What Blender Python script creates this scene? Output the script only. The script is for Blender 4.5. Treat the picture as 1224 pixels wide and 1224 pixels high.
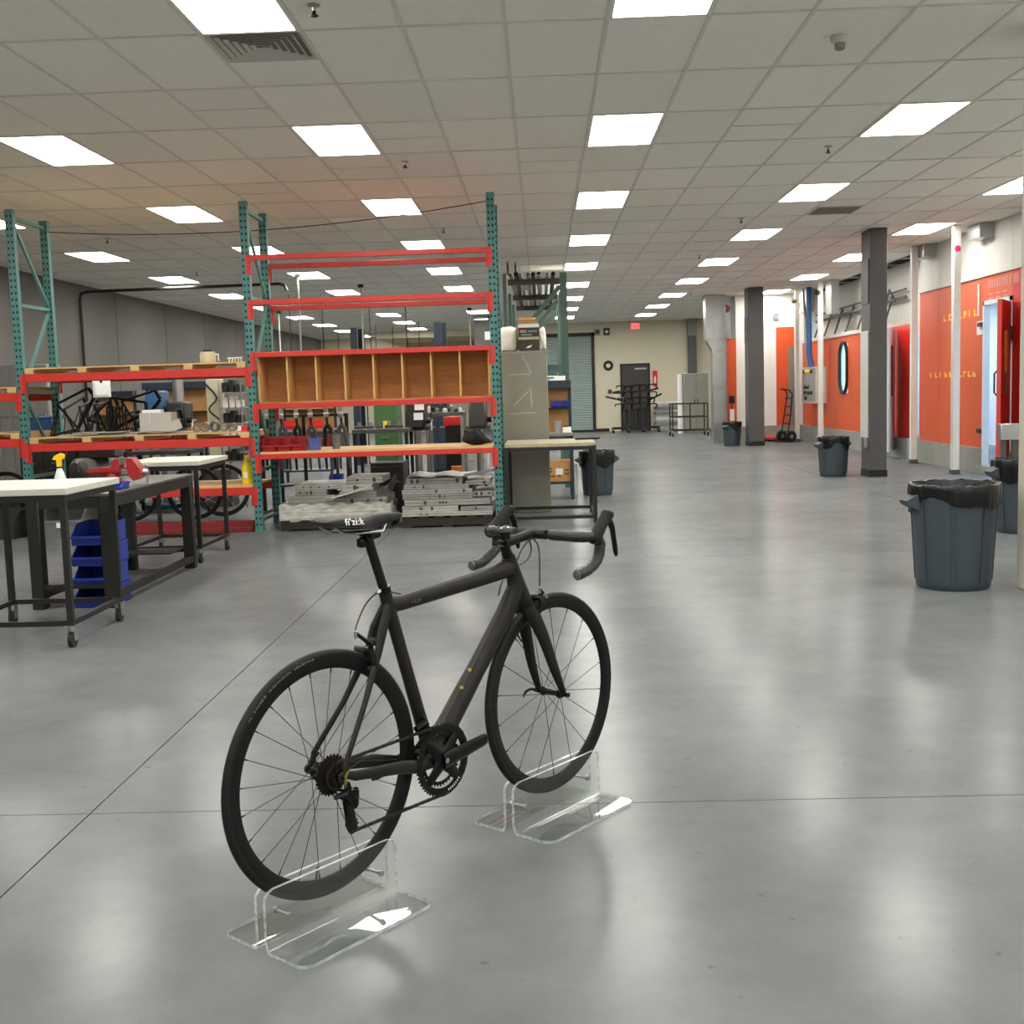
import bpy, bmesh, math, random
from mathutils import Vector, Matrix
from math import sin, cos, pi, radians, atan2, sqrt
random.seed(7)
for o in list(bpy.data.objects): bpy.data.objects.remove(o)
SC = bpy.context.scene
COL = SC.collection

# ------------------------------------------------------------------ camera, world, exposure
F, YAW, PIT, ROL, H = 1396.69, .028639, .102683, -.030469, 1.41     # focal length in pixels of the 1224 frame, angles, camera height
CEIL = H + 2.182
fw = Vector((-sin(YAW)*cos(PIT), cos(YAW)*cos(PIT), -sin(PIT)))
r0 = Vector((cos(YAW), sin(YAW), 0)); u0 = r0.cross(fw)
cr = cos(ROL)*r0 + sin(ROL)*u0; cu = -sin(ROL)*r0 + cos(ROL)*u0
CAM = Vector((0, 0, H))
cd = bpy.data.cameras.new('camera'); cam = bpy.data.objects.new('camera', cd); COL.objects.link(cam)
cd.sensor_width = 36; cd.lens = F/1224*36; cd.clip_end = 200; cd.clip_start = .05
m = Matrix((cr, cu, -fw)).transposed().to_4x4(); m.translation = CAM; cam.matrix_world = m
SC.camera = cam
w = bpy.data.worlds.new('world'); SC.world = w; w.use_nodes = True
w.node_tree.nodes['Background'].inputs[0].default_value = (.8, .85, .9, 1)
w.node_tree.nodes['Background'].inputs[1].default_value = .05
SC.view_settings.view_transform = 'Standard'; SC.view_settings.look = 'None'
SC.view_settings.exposure = 0.0; SC.view_settings.gamma = 1
SC.view_settings.use_curve_mapping = False
LAMP = 27.0            # emission of the ceiling light diffusers
# ceiling lights stand in a 4 x 3 tile rhythm: X = LX0 + i*LSX, Y = LY0 + j*LSY
LX0, LY0, LSX, LSY, TX, TY = .754, 6.6, 2.4384, 3.6576, .6096, 1.2192

# ------------------------------------------------------------------ pixel -> place helpers
def ray(x, y): return fw + (x-612)/F*cr - (y-612)/F*cu
def G(x, y, z=0):
    d = ray(x, y); return CAM + d*((z-H)/d.z)          # on a level plane
def D(x, y, Y):
    d = ray(x, y); return CAM + d*(Y/d.y)              # on a plane facing us
def W(x, y, X):
    d = ray(x, y); return CAM + d*(X/d.x)              # on a side wall
def C(x, y): return G(x, y, CEIL)
def proj(p):
    q = Vector(p)-CAM; d = q.dot(fw)
    if d < .1: return (-9999, -9999)
    return (612+F*q.dot(cr)/d, 612-F*q.dot(cu)/d)

# ------------------------------------------------------------------ mesh builder
class M:
    def __init__(s): s.bm = bmesh.new()
    def box(s, x0, x1, y0, y1, z0, z1, b=0, mi=0):
        g = bmesh.ops.create_cube(s.bm, size=1)['verts']
        for v in g: v.co = Vector(((x0+x1)/2+v.co.x*(x1-x0), (y0+y1)/2+v.co.y*(y1-y0), (z0+z1)/2+v.co.z*(z1-z0)))
        if mi:
            for f in {f for v in g for f in v.link_faces}: f.material_index = mi
        if b: bmesh.ops.bevel(s.bm, geom=list({e for v in g for e in v.link_edges}), offset=b, segments=1, affect='EDGES', profile=.5)
        return s
    def bar(s, p0, p1, w, h, up=(0, 0, 1), mi=0):
        p0, p1 = Vector(p0), Vector(p1); t = (p1-p0).normalized(); up = Vector(up)
        a = t.cross(up)
        if a.length < 1e-4: a = t.cross(Vector((0, 1, 0)))
        a.normalize(); b = a.cross(t)
        vs = [s.bm.verts.new(p + a*(i*w/2) + b*(j*h/2)) for p in (p0, p1) for i, j in ((-1,-1),(1,-1),(1,1),(-1,1))]
        for q in ((0,1,2,3),(7,6,5,4),(0,4,5,1),(1,5,6,2),(2,6,7,3),(3,7,4,0)):
            f = s.bm.faces.new([vs[i] for i in q]); f.material_index = mi
        return s
    def tube(s, pts, r, n=8, closed=False, caps=True, rb=None, side=None, mi=0):
        pts = [Vector(p) for p in pts]; N = len(pts)
        R = r if isinstance(r, (list, tuple)) else [r]*N
        RB = R if rb is None else (rb if isinstance(rb, (list, tuple)) else [rb]*N)
        rings = []; prev = Vector(side) if side else None
        for i, p in enumerate(pts):
            a = pts[i-1] if (i or closed) else p; b = pts[(i+1) % N] if (i < N-1 or closed) else p
            t = (b-a).normalized()
            if prev is None:
                prev = t.cross(Vector((0, 0, 1)))
                if prev.length < .05: prev = t.cross(Vector((0, 1, 0)))
            sd = Vector(side) if side else prev
            sd = (sd - t*sd.dot(t)).normalized(); prev = sd
            nn = t.cross(sd)
            rings.append([s.bm.verts.new(p + nn*(R[i]*cos(2*pi*k/n)) + sd*(RB[i]*sin(2*pi*k/n))) for k in range(n)])
        for i in range(N if closed else N-1):
            A, B_ = rings[i], rings[(i+1) % N]
            for k in range(n):
                f = s.bm.faces.new((A[k], A[(k+1) % n], B_[(k+1) % n], B_[k])); f.material_index = mi
        if caps and not closed:
            s.bm.faces.new(rings[0][::-1]).material_index = mi; s.bm.faces.new(rings[-1]).material_index = mi
        return s
    def cyl(s, p0, p1, r, r2=None, n=12, mi=0): return s.tube([p0, p1], [r, r if r2 is None else r2], n, mi=mi)
    def lathe(s, prof, o=(0, 0, 0), n=24, axis=(0, 0, 1), close=False, fn=None, mi=0):
        ax = Vector(axis).normalized(); a = ax.orthogonal().normalized(); b = ax.cross(a); o = Vector(o); rings = []
        for j, (r, z) in enumerate(prof):
            ring = []
            for k in range(n):
                t = 2*pi*k/n; rr, zz = fn(j, t, r, z) if fn else (r, z)
                ring.append(s.bm.verts.new(o + ax*zz + (a*cos(t)+b*sin(t))*rr))
            rings.append(ring)
        for j in range(len(rings) if close else len(rings)-1):
            A, B_ = rings[j], rings[(j+1) % len(rings)]
            for k in range(n): s.bm.faces.new((A[k], A[(k+1) % n], B_[(k+1) % n], B_[k])).material_index = mi
        if not close:
            if prof[0][0] > 1e-5: s.bm.faces.new(rings[0][::-1]).material_index = mi
            if prof[-1][0] > 1e-5: s.bm.faces.new(rings[-1]).material_index = mi
        return s
    def prism(s, poly, vec, mi=0):
        vec = Vector(vec); a = [s.bm.verts.new(Vector(p)) for p in poly]; b = [s.bm.verts.new(Vector(p)+vec) for p in poly]; n = len(a)
        s.bm.faces.new(a[::-1]).material_index = mi; s.bm.faces.new(b).material_index = mi
        for k in range(n): s.bm.faces.new((a[k], a[(k+1) % n], b[(k+1) % n], b[k])).material_index = mi
        return s
    def ball(s, c, r, sc=(1, 1, 1), n=12):
        g = bmesh.ops.create_uvsphere(s.bm, u_segments=n, v_segments=max(6, n*2//3), radius=r)['verts']
        for v in g: v.co = Vector(c) + Vector((v.co.x*sc[0], v.co.y*sc[1], v.co.z*sc[2]))
        return s
    def quad(s, *p, mi=0):
        s.bm.faces.new([s.bm.verts.new(Vector(q)) for q in p]).material_index = mi; return s
    def grid(s, rows, mi=0):
        R = [[s.bm.verts.new(Vector(p)) for p in r] for r in rows]
        for i in range(len(R)-1):
            for j in range(len(R[0])-1): s.bm.faces.new((R[i][j], R[i][j+1], R[i+1][j+1], R[i+1][j])).material_index = mi
        return R
    def mesh(s, name, mats, ang=38):
        if s.bm.faces: bmesh.ops.recalc_face_normals(s.bm, faces=s.bm.faces[:])
        me = bpy.data.meshes.new(name); s.bm.to_mesh(me); s.bm.free()
        for mm in (mats if isinstance(mats, (list, tuple)) else [mats]): me.materials.append(mm)
        me.polygons.foreach_set('use_smooth', [True]*len(me.polygons))
        me.set_sharp_from_angle(angle=radians(ang))
        return me
    def build(s, name, mats, parent=None, loc=None, rz=0, ang=38):
        return link(name, s.mesh(name, mats, ang), parent, loc, rz)
def link(name, me, parent=None, loc=None, rz=0):
    o = bpy.data.objects.new(name, me); COL.objects.link(o)
    if parent: o.parent = parent
    if loc is not None: o.location = loc
    if rz: o.rotation_euler = (0, 0, rz)
    return o
def tag(o, label, cat, group=None):
    o['label'] = label; o['category'] = cat
    if group: o['group'] = group
    return o
def thing(name, label, cat, loc=(0, 0, 0), rz=0, group=None):
    o = bpy.data.objects.new(name, None); COL.objects.link(o); o.empty_display_size = .1
    o.location = loc; o.rotation_euler = (0, 0, rz); return tag(o, label, cat, group)
def struct(o): o['kind'] = 'structure'; return o
def dup(root, loc, rz=None, label=None):
    r = root.copy(); COL.objects.link(r); r.location = loc
    if rz is not None: r.rotation_euler = (0, 0, rz)
    if label: r['label'] = label
    for ch in list(root.children):
        c = ch.copy(); COL.objects.link(c); c.parent = r
        for g in list(ch.children):
            d = g.copy(); COL.objects.link(d); d.parent = c
    return r

# ------------------------------------------------------------------ materials
def lin(c): return tuple(((v/255)/12.92 if v <= 10 else ((v/255+.055)/1.055)**2.4) for v in c)
MATS = {}
def mat(name, col, rough=.5, metal=0, var=.08, scale=6, bump=0, bscale=60, emit=0, coat=0, stretch=None, trans=0, objrand=0, rvar=0):
    if name in MATS: return MATS[name]
    mt = bpy.data.materials.new(name); mt.use_nodes = True; nt = mt.node_tree; b = nt.nodes['Principled BSDF']; c = lin(col)
    b.inputs['Base Color'].default_value = (*c, 1); b.inputs['Roughness'].default_value = rough; b.inputs['Metallic'].default_value = metal
    if coat: b.inputs['Coat Weight'].default_value = coat; b.inputs['Coat Roughness'].default_value = .1
    if trans: b.inputs['Transmission Weight'].default_value = trans
    if emit: b.inputs['Emission Color'].default_value = (*c, 1); b.inputs['Emission Strength'].default_value = emit
    tc = nt.nodes.new('ShaderNodeTexCoord'); mp = nt.nodes.new('ShaderNodeMapping'); nt.links.new(tc.outputs['Object'], mp.inputs[0])
    if stretch: mp.inputs['Scale'].default_value = stretch
    if var or rvar:
        nz = nt.nodes.new('ShaderNodeTexNoise'); nz.inputs['Scale'].default_value = scale; nz.inputs['Detail'].default_value = 6; nz.inputs['Roughness'].default_value = .65
        nt.links.new(mp.outputs[0], nz.inputs['Vector'])
        rp = nt.nodes.new('ShaderNodeMapRange'); rp.inputs[1].default_value = .25; rp.inputs[2].default_value = .75
        rp.inputs[3].default_value = 1-var; rp.inputs[4].default_value = 1+var
        nt.links.new(nz.outputs['Fac'], rp.inputs[0]); last = rp.outputs[0]
        if objrand:
            oi = nt.nodes.new('ShaderNodeObjectInfo'); r2 = nt.nodes.new('ShaderNodeMapRange'); r2.inputs[3].default_value = 1-objrand; r2.inputs[4].default_value = 1+objrand
            nt.links.new(oi.outputs['Random'], r2.inputs[0]); ml = nt.nodes.new('ShaderNodeMath'); ml.operation = 'MULTIPLY'
            nt.links.new(last, ml.inputs[0]); nt.links.new(r2.outputs[0], ml.inputs[1]); last = ml.outputs[0]
        vm = nt.nodes.new('ShaderNodeVectorMath'); vm.operation = 'SCALE'; vm.inputs[0].default_value = c
        nt.links.new(last, vm.inputs['Scale']); nt.links.new(vm.outputs[0], b.inputs['Base Color'])
        if rvar:
            r3 = nt.nodes.new('ShaderNodeMapRange'); r3.inputs[1].default_value = .3; r3.inputs[2].default_value = .7; r3.inputs[3].default_value = rough-rvar; r3.inputs[4].default_value = rough+rvar
            nt.links.new(nz.outputs['Fac'], r3.inputs[0]); nt.links.new(r3.outputs[0], b.inputs['Roughness'])
    if bump:
        n2 = nt.nodes.new('ShaderNodeTexNoise'); n2.inputs['Scale'].default_value = bscale; n2.inputs['Detail'].default_value = 4
        nt.links.new(mp.outputs[0], n2.inputs['Vector']); bp = nt.nodes.new('ShaderNodeBump'); bp.inputs['Strength'].default_value = bump; bp.inputs['Distance'].default_value = .004
        nt.links.new(n2.outputs['Fac'], bp.inputs['Height']); nt.links.new(bp.outputs[0], b.inputs['Normal'])
    MATS[name] = mt; return mt
def clear_mat(name, tint, gloss=.05, base=.0, milky=(220, 222, 218)):
    # thin clear sheet: see-through with a Fresnel sheen; base = share of a milky scatter
    mt = bpy.data.materials.new(name); mt.use_nodes = True; nt = mt.node_tree; nt.nodes.clear()
    out = nt.nodes.new('ShaderNodeOutputMaterial'); tr = nt.nodes.new('ShaderNodeBsdfTransparent'); tr.inputs[0].default_value = (*tint, 1)
    gl = nt.nodes.new('ShaderNodeBsdfGlossy'); gl.inputs['Roughness'].default_value = gloss; gl.inputs['Color'].default_value = (1, 1, 1, 1)
    lw = nt.nodes.new('ShaderNodeLayerWeight'); pw = nt.nodes.new('ShaderNodeMath'); pw.operation = 'POWER'; pw.inputs[1].default_value = 4.5
    fr = nt.nodes.new('ShaderNodeMath'); fr.operation = 'MULTIPLY_ADD'; fr.inputs[1].default_value = .9; fr.inputs[2].default_value = .045; nt.links.new(lw.outputs['Facing'], pw.inputs[0]); nt.links.new(pw.outputs[0], fr.inputs[0])
    mx = nt.nodes.new('ShaderNodeMixShader'); nt.links.new(fr.outputs[0], mx.inputs[0]); nt.links.new(tr.outputs[0], mx.inputs[1]); nt.links.new(gl.outputs[0], mx.inputs[2])
    last = mx.outputs[0]
    if base:
        df = nt.nodes.new('ShaderNodeBsdfDiffuse'); df.inputs[0].default_value = (*lin(milky), 1)
        m2 = nt.nodes.new('ShaderNodeMixShader'); m2.inputs[0].default_value = base
        nz = nt.nodes.new('ShaderNodeTexNoise'); nz.inputs['Scale'].default_value = 9; nz.inputs['Detail'].default_value = 5
        mr = nt.nodes.new('ShaderNodeMapRange'); mr.inputs[1].default_value = .3; mr.inputs[2].default_value = .7; mr.inputs[3].default_value = base*.6; mr.inputs[4].default_value = min(1, base*1.4)
        nt.links.new(nz.outputs['Fac'], mr.inputs[0]); nt.links.new(mr.outputs[0], m2.inputs[0])
        nt.links.new(last, m2.inputs[1]); nt.links.new(df.outputs[0], m2.inputs[2]); last = m2.outputs[0]
    nt.links.new(last, out.inputs[0]); MATS[name] = mt; return mt
def text_mesh(body, size, mt, parent, mw, name='lettering', depth=.0015, spacing=1, align='CENTER'):
    cu_ = bpy.data.curves.new(name, 'FONT'); cu_.body = body; cu_.size = size; cu_.extrude = depth; cu_.align_x = align; cu_.align_y = 'CENTER'; cu_.space_character = spacing; cu_.resolution_u = 3
    t = bpy.data.objects.new(name, cu_); COL.objects.link(t); dg = bpy.context.evaluated_depsgraph_get(); dg.update()
    me = bpy.data.meshes.new_from_object(t.evaluated_get(dg)); bpy.data.objects.remove(t); bpy.data.curves.remove(cu_)
    me.materials.clear(); me.materials.append(mt); me.transform(mw); return link(name, me, parent)
def facing(loc, normal, up=(0, 0, 1)):
    n = Vector(normal).normalized(); x = Vector(up).cross(n).normalized(); y = n.cross(x)
    mm = Matrix((x, y, n)).transposed().to_4x4(); mm.translation = Vector(loc); return mm

teal = mat('teal_paint', (66, 118, 114), .5, var=.18, scale=5, bump=.1)
red = mat('red_beam_paint', (190, 46, 36), .42, var=.12, scale=4)
darkred = mat('dark_red_paint', (116, 25, 24), .5, var=.15)
dark = mat('black_iron', (30, 30, 28), .5, .3, var=.2)
blackp = mat('black_plastic', (13, 13, 14), .45, var=.1)
rubber = mat('rubber_and_post_shade', (17, 17, 17), .7, var=.1)  # also the black that paints shade inside the rack posts
steel = mat('bare_steel', (170, 170, 168), .32, .9, var=.12)
alu = mat('aluminium_plate', (158, 157, 151), .42, .5, var=.2, scale=7, objrand=.3)
galv = mat('galvanised_sheet', (178, 182, 182), .3, .85, var=.16, scale=3)
pine = mat('pine_wood', (196, 160, 108), .7, var=.16, scale=5, stretch=(1, 6, 6), objrand=.08)
ply = mat('plywood', (178, 122, 70), .65, var=.22, scale=3.5, stretch=(1, 8, 8), objrand=.1)
white = mat('white_paint', (225, 224, 218), .5, var=.05)
offw = mat('off_white_panel', (205, 203, 196), .55, var=.06)
grey = mat('grey_paint', (128, 128, 122), .5, var=.08)
cabgrey = mat('khaki_grey_paint', (136, 135, 123), .45, var=.06)
dgrey = mat('dark_grey_paint', (76, 75, 74), .55, var=.07)
orange = mat('orange_panel', (206, 84, 38), .42, var=.07, scale=2)
cred = mat('red_panel', (200, 38, 30), .4, var=.1)
navy = mat('navy_paint', (28, 42, 60), .5, var=.12)
blue = mat('blue_plastic', (24, 48, 136), .42, var=.1)
yellow = mat('yellow_plastic', (238, 205, 40), .4, var=.05)
card = mat('cardboard', (186, 142, 88), .8, var=.08)
paper = mat('white_paper', (232, 232, 228), .8, var=.03)
cangrey = mat('grey_blue_can_plastic', (52, 62, 70), .5, var=.08, bump=.08)
linerm = mat('black_liner_film', (7, 7, 8), .28, var=.1, bump=.5, bscale=25)
concrete = mat('curb_concrete', (138, 138, 132), .75, var=.14, scale=5, bump=.15)
totegrey = mat('grey_tote_plastic', (112, 114, 114), .5, var=.06)
green = mat('machine_green', (66, 108, 62), .5, var=.1)
# ================================================================== THE SETTING
XL, XR, YN, YB, YL = -8.4, 6.45, -6.0, 38.9, 44.9
JX, JY = -1.605, 3.88      # floor joints seen in the slab

def floor_mat():
    mt = mat('polished_concrete', (156, 157, 156), .3, var=0); nt = mt.node_tree; b = nt.nodes['Principled BSDF']
    tc = nt.nodes.new('ShaderNodeTexCoord')
    def noise(s, d=6, r=.6, dist=0):
        n = nt.nodes.new('ShaderNodeTexNoise'); n.inputs['Scale'].default_value = s; n.inputs['Detail'].default_value = d; n.inputs['Roughness'].default_value = r; n.inputs['Distortion'].default_value = dist
        nt.links.new(tc.outputs['Object'], n.inputs['Vector']); return n.outputs['Fac']
    def rng(src, a, b_, lo=.3, hi=.7):
        r = nt.nodes.new('ShaderNodeMapRange'); r.inputs[1].default_value = lo; r.inputs[2].default_value = hi; r.inputs[3].default_value = a; r.inputs[4].default_value = b_
        nt.links.new(src, r.inputs[0]); return r.outputs[0]
    def mul(a, b_):
        n = nt.nodes.new('ShaderNodeMath'); n.operation = 'MULTIPLY'; nt.links.new(a, n.inputs[0]); nt.links.new(b_, n.inputs[1]); return n.outputs[0]
    f = mul(mul(rng(noise(.6, 6, .6), .9, 1.1, .35, .65), rng(noise(3.5, 8, .75), .91, 1.08, .35, .65)), rng(noise(20, 2, .5), .72, 1, .22, .3))
    vm = nt.nodes.new('ShaderNodeVectorMath'); vm.operation = 'SCALE'; vm.inputs[0].default_value = lin((100, 103, 104))
    nt.links.new(f, vm.inputs['Scale'])
    # sealed concrete: a matt body under a thin, slightly dusty sheen that grows towards grazing view
    nt.nodes.remove(b); out = nt.nodes['Material Output']
    df = nt.nodes.new('ShaderNodeBsdfDiffuse'); gl = nt.nodes.new('ShaderNodeBsdfGlossy'); mx = nt.nodes.new('ShaderNodeMixShader')
    nt.links.new(vm.outputs[0], df.inputs['Color']); gl.inputs['Color'].default_value = (1, 1, 1, 1); nt.links.new(rng(noise(.6, 3, .5), .19, .25, .3, .7), gl.inputs['Roughness'])
    lw = nt.nodes.new('ShaderNodeLayerWeight'); pw = nt.nodes.new('ShaderNodeMath'); pw.operation = 'POWER'; pw.inputs[1].default_value = 4; nt.links.new(lw.outputs['Facing'], pw.inputs[0])
    nt.links.new(rng(pw.outputs[0], .03, .18, 0, .7), mx.inputs[0]); nt.links.new(df.outputs[0], mx.inputs[1]); nt.links.new(gl.outputs[0], mx.inputs[2]); nt.links.new(mx.outputs[0], out.inputs[0])
    return mt
FM = floor_mat()
fl = struct(M().box(XL-.3, 10, YN-.3, YL+.3, -.2, -.012).build('floor', mat('joint_dirt', (92, 90, 84), .9)))
SP = 5.79
xs = sorted([JX+SP*k for k in range(-1, 3)]); xs = [XL-.3]+[x for x in xs if XL < x < 9.8]+[10]
ys = [YN-.3]+[JY+SP*k for k in range(-1, 8) if YN < JY+SP*k < YL]+[YL+.3]
for a, b in zip(xs, xs[1:]):
    for c_, d in zip(ys, ys[1:]):
        M().box(a+.003, b-.003, c_+.003, d-.003, -.012, 0).build('slab', FM, fl)

# ceiling: tiles in a T-bar grid
tilem = mat('ceiling_tile', (240, 238, 229), .85, var=.04, scale=14, bump=.25, bscale=160, objrand=.035)
tbar = mat('t_bar', (216, 213, 204), .6, var=.05)
ce = struct(M().box(XL-.3, 10, YN-.3, YL+.3, CEIL+.05, CEIL+.2).build('ceiling', mat('plenum', (60, 60, 58), .9)))
kx0, kx1 = -15, 9; ky0, ky1 = -10, 31
lights = [(i, j) for i in range(-3, 3) for j in range(-3, 9)] + [(i, j) for i in range(-3, -1) for j in (9, 10)]
lcells = {(4*i, 3*j) for i, j in lights}
DIF = (-4, 1)      # the square air diffuser fills the near half of this cell ...
grid = M()
for k in range(kx0, kx1+2):
    x = LX0+(k-.5)*TX; grid.box(x-.012, x+.012, YN, YL, CEIL-.002, CEIL+.03)
for k in range(ky0, ky1+2):
    y = LY0+(k-.5)*TY; grid.box(XL, 9.9, y-.012, y+.012, CEIL-.0025, CEIL+.03)
for kx, ky in ((-3, 3), (-5, 2), (-1, 4), (-4, 4), (-8, 3), (2, 3), (5, 2), (-6, 5)):
    x, y = LX0+kx*TX, LY0+ky*TY; grid.box(x-.3, x+.3, y-.012, y+.012, CEIL-.002, CEIL+.03)
grid.build('ceiling_grid', tbar, ce)
tme = M().box(-TX/2+.0125, TX/2-.0125, -TY/2+.0125, TY/2-.0125, .004, .02).mesh('ceiling_tile', tilem)
hme = M().box(-TX/2+.0125, TX/2-.0125, -TY/4+.0125, TY/4-.0125, .004, .02).mesh('ceiling_tile', tilem)
cells = []
for kx in range(kx0, kx1+1):
    for ky in range(ky0, ky1+1):
        if (kx, ky) in lcells: continue
        x, y = LX0+kx*TX, LY0+ky*TY; p = proj((x, y, CEIL))
        vis = y > 2 and -80 < p[0] < 1300 and -60 < p[1] < 460
        cells.append((0 if vis else 1, y, kx, ky, x, y))
cells.sort(); stuff = M()
for n, (nv, _, kx, ky, x, y) in enumerate(cells):
    if (kx, ky) in ((-4, 1),): link('ceiling_tile', hme, ce, (x, y+TY/4, CEIL))
    elif nv == 0 and n < 299: link('ceiling_tile', tme, ce, (x, y, CEIL))
    else: stuff.box(x-TX/2+.0125, x+TX/2-.0125, y-TY/2+.0125, y+TY/2-.0125, CEIL+.004, CEIL+.02)
st = stuff.build('far_ceiling_tiles', tilem, ce); st['kind'] = 'stuff'

# recessed ceiling lights
lampm = mat('lit_diffuser', (255, 252, 244), .5, var=0, emit=LAMP)
LW, LL = .552, 1.165
fr = M()
for s in (-1, 1):
    fr.box(s*LW/2, s*(TX/2-.005), -TY/2+.005, TY/2-.005, -.004, .03); fr.box(-LW/2, LW/2, s*LL/2, s*(TY/2-.005), -.004, .03)
frm = fr.mesh('frame', white); dfm = M().box(-LW/2, LW/2, -LL/2, LL/2, .002, .012).mesh('diffuser', lampm)
L0 = None
for i, j in lights:
    p = (LX0+i*LSX, LY0+j*LSY, CEIL)
    if L0 is None:
        L0 = thing('ceiling_light', 'glowing white rectangular light panel set in the tiled ceiling', 'ceiling light', p, 0, 'ceiling light panels')
        link('frame', frm, L0); link('diffuser', dfm, L0)
    else: dup(L0, p)
# square air diffuser with nested louvres
dx, dy = LX0-4*TX, LY0+TY-TY/4
t = thing('air_diffuser', 'square grey ceiling air vent with nested louvre rings', 'vent', (dx, dy, CEIL))
vg = mat('vent_metal', (196, 193, 184), .5, var=.08); vd = mat('vent_dark', (124, 121, 113), .8)
M().box(-.29, .29, -.29, .29, .012, .03).build('backing', vd, t)
for k, h in enumerate((.29, .245, .2, .155, .11, .065)):
    q = M(); a = h-.022
    for s in (-1, 1):
        q.prism([(s*h, -h, -.004), (s*h, h, -.004), (s*a, a, .012), (s*a, -a, .012)], (0, 0, .004))
        q.prism([(-h, s*h, -.004), (h, s*h, -.004), (a, s*a, .012), (-a, s*a, .012)], (0, 0, .004))
    q.build('louvre', vg, t)
p = C(998, 251); t = thing('return_grille', 'dark grey flat return air grille in the ceiling beside the grey column', 'vent', (LX0+5*TX, p.y, CEIL))
M().box(-.29, .29, -.29, .29, -.003, .003).box(-.3, .3, -.3, -.28, -.008, .003).box(-.3, .3, .28, .3, -.008, .003).build('frame', vg, t)
for k in range(12): M().bar((-.27, -.25+k*.046, -.006), (.27, -.25+k*.046, -.006), .02, .004, (0, .6, 1)).build('slat', vd, t)
for (px, py) in ((375, 6), (484, 193), (128, 285), (530, 273), (886, 261), (990, 175), (825, 350), (836, 305), (235, 325)):
    p = C(px, py); t = thing('sprinkler', 'small brass fire sprinkler head hanging from the ceiling', 'sprinkler', p, 0, 'ceiling sprinklers')
    M().lathe([(.035, 0), (.035, -.006), (.012, -.012), (.01, -.03)], n=12).build('escutcheon', steel, t)
    M().lathe([(.006, -.03), (.014, -.045), (.004, -.05), (.024, -.056), (.024, -.06)], n=10).build('deflector', dark, t)
p = C(1004, 44); t = thing('smoke_detector', 'white cone-shaped smoke detector on the ceiling', 'smoke detector', p)
M().lathe([(.06, 0), (.058, -.025), (.045, -.04)], n=20).build('base', offw, t); M().lathe([(.036, -.04), (.032, -.075), (.02, -.082)], n=16).build('sensor', grey, t)

# walls
wl = mat('left_wall_paint', (104, 102, 96), .8, var=.08, scale=1.2)
cream = mat('cream_wall_paint', (206, 198, 176), .8, var=.04, scale=1.5)
o = struct(M().box(XL-.2, XL, YN, YL, 0, CEIL+.04).build('wall_left', wl))
for y in [8+3.05*k for k in range(12)]: M().box(XL, XL+.006, y-.012, y+.012, 0, CEIL).build('panel_seam', dgrey, o)
struct(M().box(-.9, 10, YB, YB+.2, 0, CEIL+.04).build('wall_back', cream))
struct(M().box(XL, -.9, YL, YL+.2, 0, CEIL+.04).build('wall_back', cream))
struct(M().box(-1.1, -.9, YB, YL, 0, CEIL+.04).build('wall_inner', cream))
struct(M().box(XL, 10, YN-.2, YN, 0, CEIL+.04).build('wall_near', offw))
struct(M().box(XR, XR+.2, YN, 15.4, 0, CEIL+.04).build('wall_right', offw))
struct(M().box(9.8, 10, YN, YB, 0, CEIL+.04).build('wall_outer', white))
struct(M().box(-.9, 2.2, YB-.02, YB, 0, .1).box(3.75, 4.8, YB-.02, YB, 0, .1).build('baseboard_back', dark))
struct(M().box(XL, XL+.02, YN, YL, 0, .1).build('baseboard_left', dark))
# soffit across the far left room
struct(M().box(-5.7, -.9, YB+2, YL, CEIL-.22, CEIL).build('trim_1', cream))

# roll-up door, black door
a, b = D(650, 403, YB), D(709, 515, YB); top = a.z
d1 = struct(M().box(-.2, b.x+.1, YB-.06, YB, top-.02, top+.1).box(b.x, b.x+.1, YB-.06, YB, 0, top+.1).box(-.3, -.2, YB-.06, YB, 0, top+.1).build('door_1', dark))
q = M(); z = .06; rows = []
while z < top:
    for dz, dyy in ((0, 0), (.02, -.016), (.055, -.016), (.075, 0)): rows.append([(-.22, YB-.02+dyy, z+dz), (b.x+.02, YB-.02+dyy, z+dz)])
    z += .08
q.grid(rows); q.build('curtain', mat('shutter_paint', (140, 156, 154), .5, .1, var=.05), d1); M().box(-.2, b.x, YB-.05, YB-.01, 0, .07).build('bottom_bar', dark, d1)
a, b = D(741, 435, YB), D(778, 514, YB)
d2 = struct(M().box(a.x, a.x+.06, YB-.05, YB, 0, a.z).box(b.x-.06, b.x, YB-.05, YB, 0, a.z).box(a.x, b.x, YB-.05, YB, a.z-.06, a.z).build('door_2', dark))
M().box(a.x+.06, b.x-.06, YB-.035, YB-.005, .01, a.z-.06).build('leaf', mat('door_brown', (52, 46, 46), .5), d2)
M().box(b.x-.5, b.x-.12, YB-.09, YB-.035, a.z-.2, a.z-.15).build('closer', steel, d2); M().cyl((a.x+.14, YB-.1, 1), (a.x+.14, YB-.03, 1), .03).build('door_knob', steel, d2)

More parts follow.
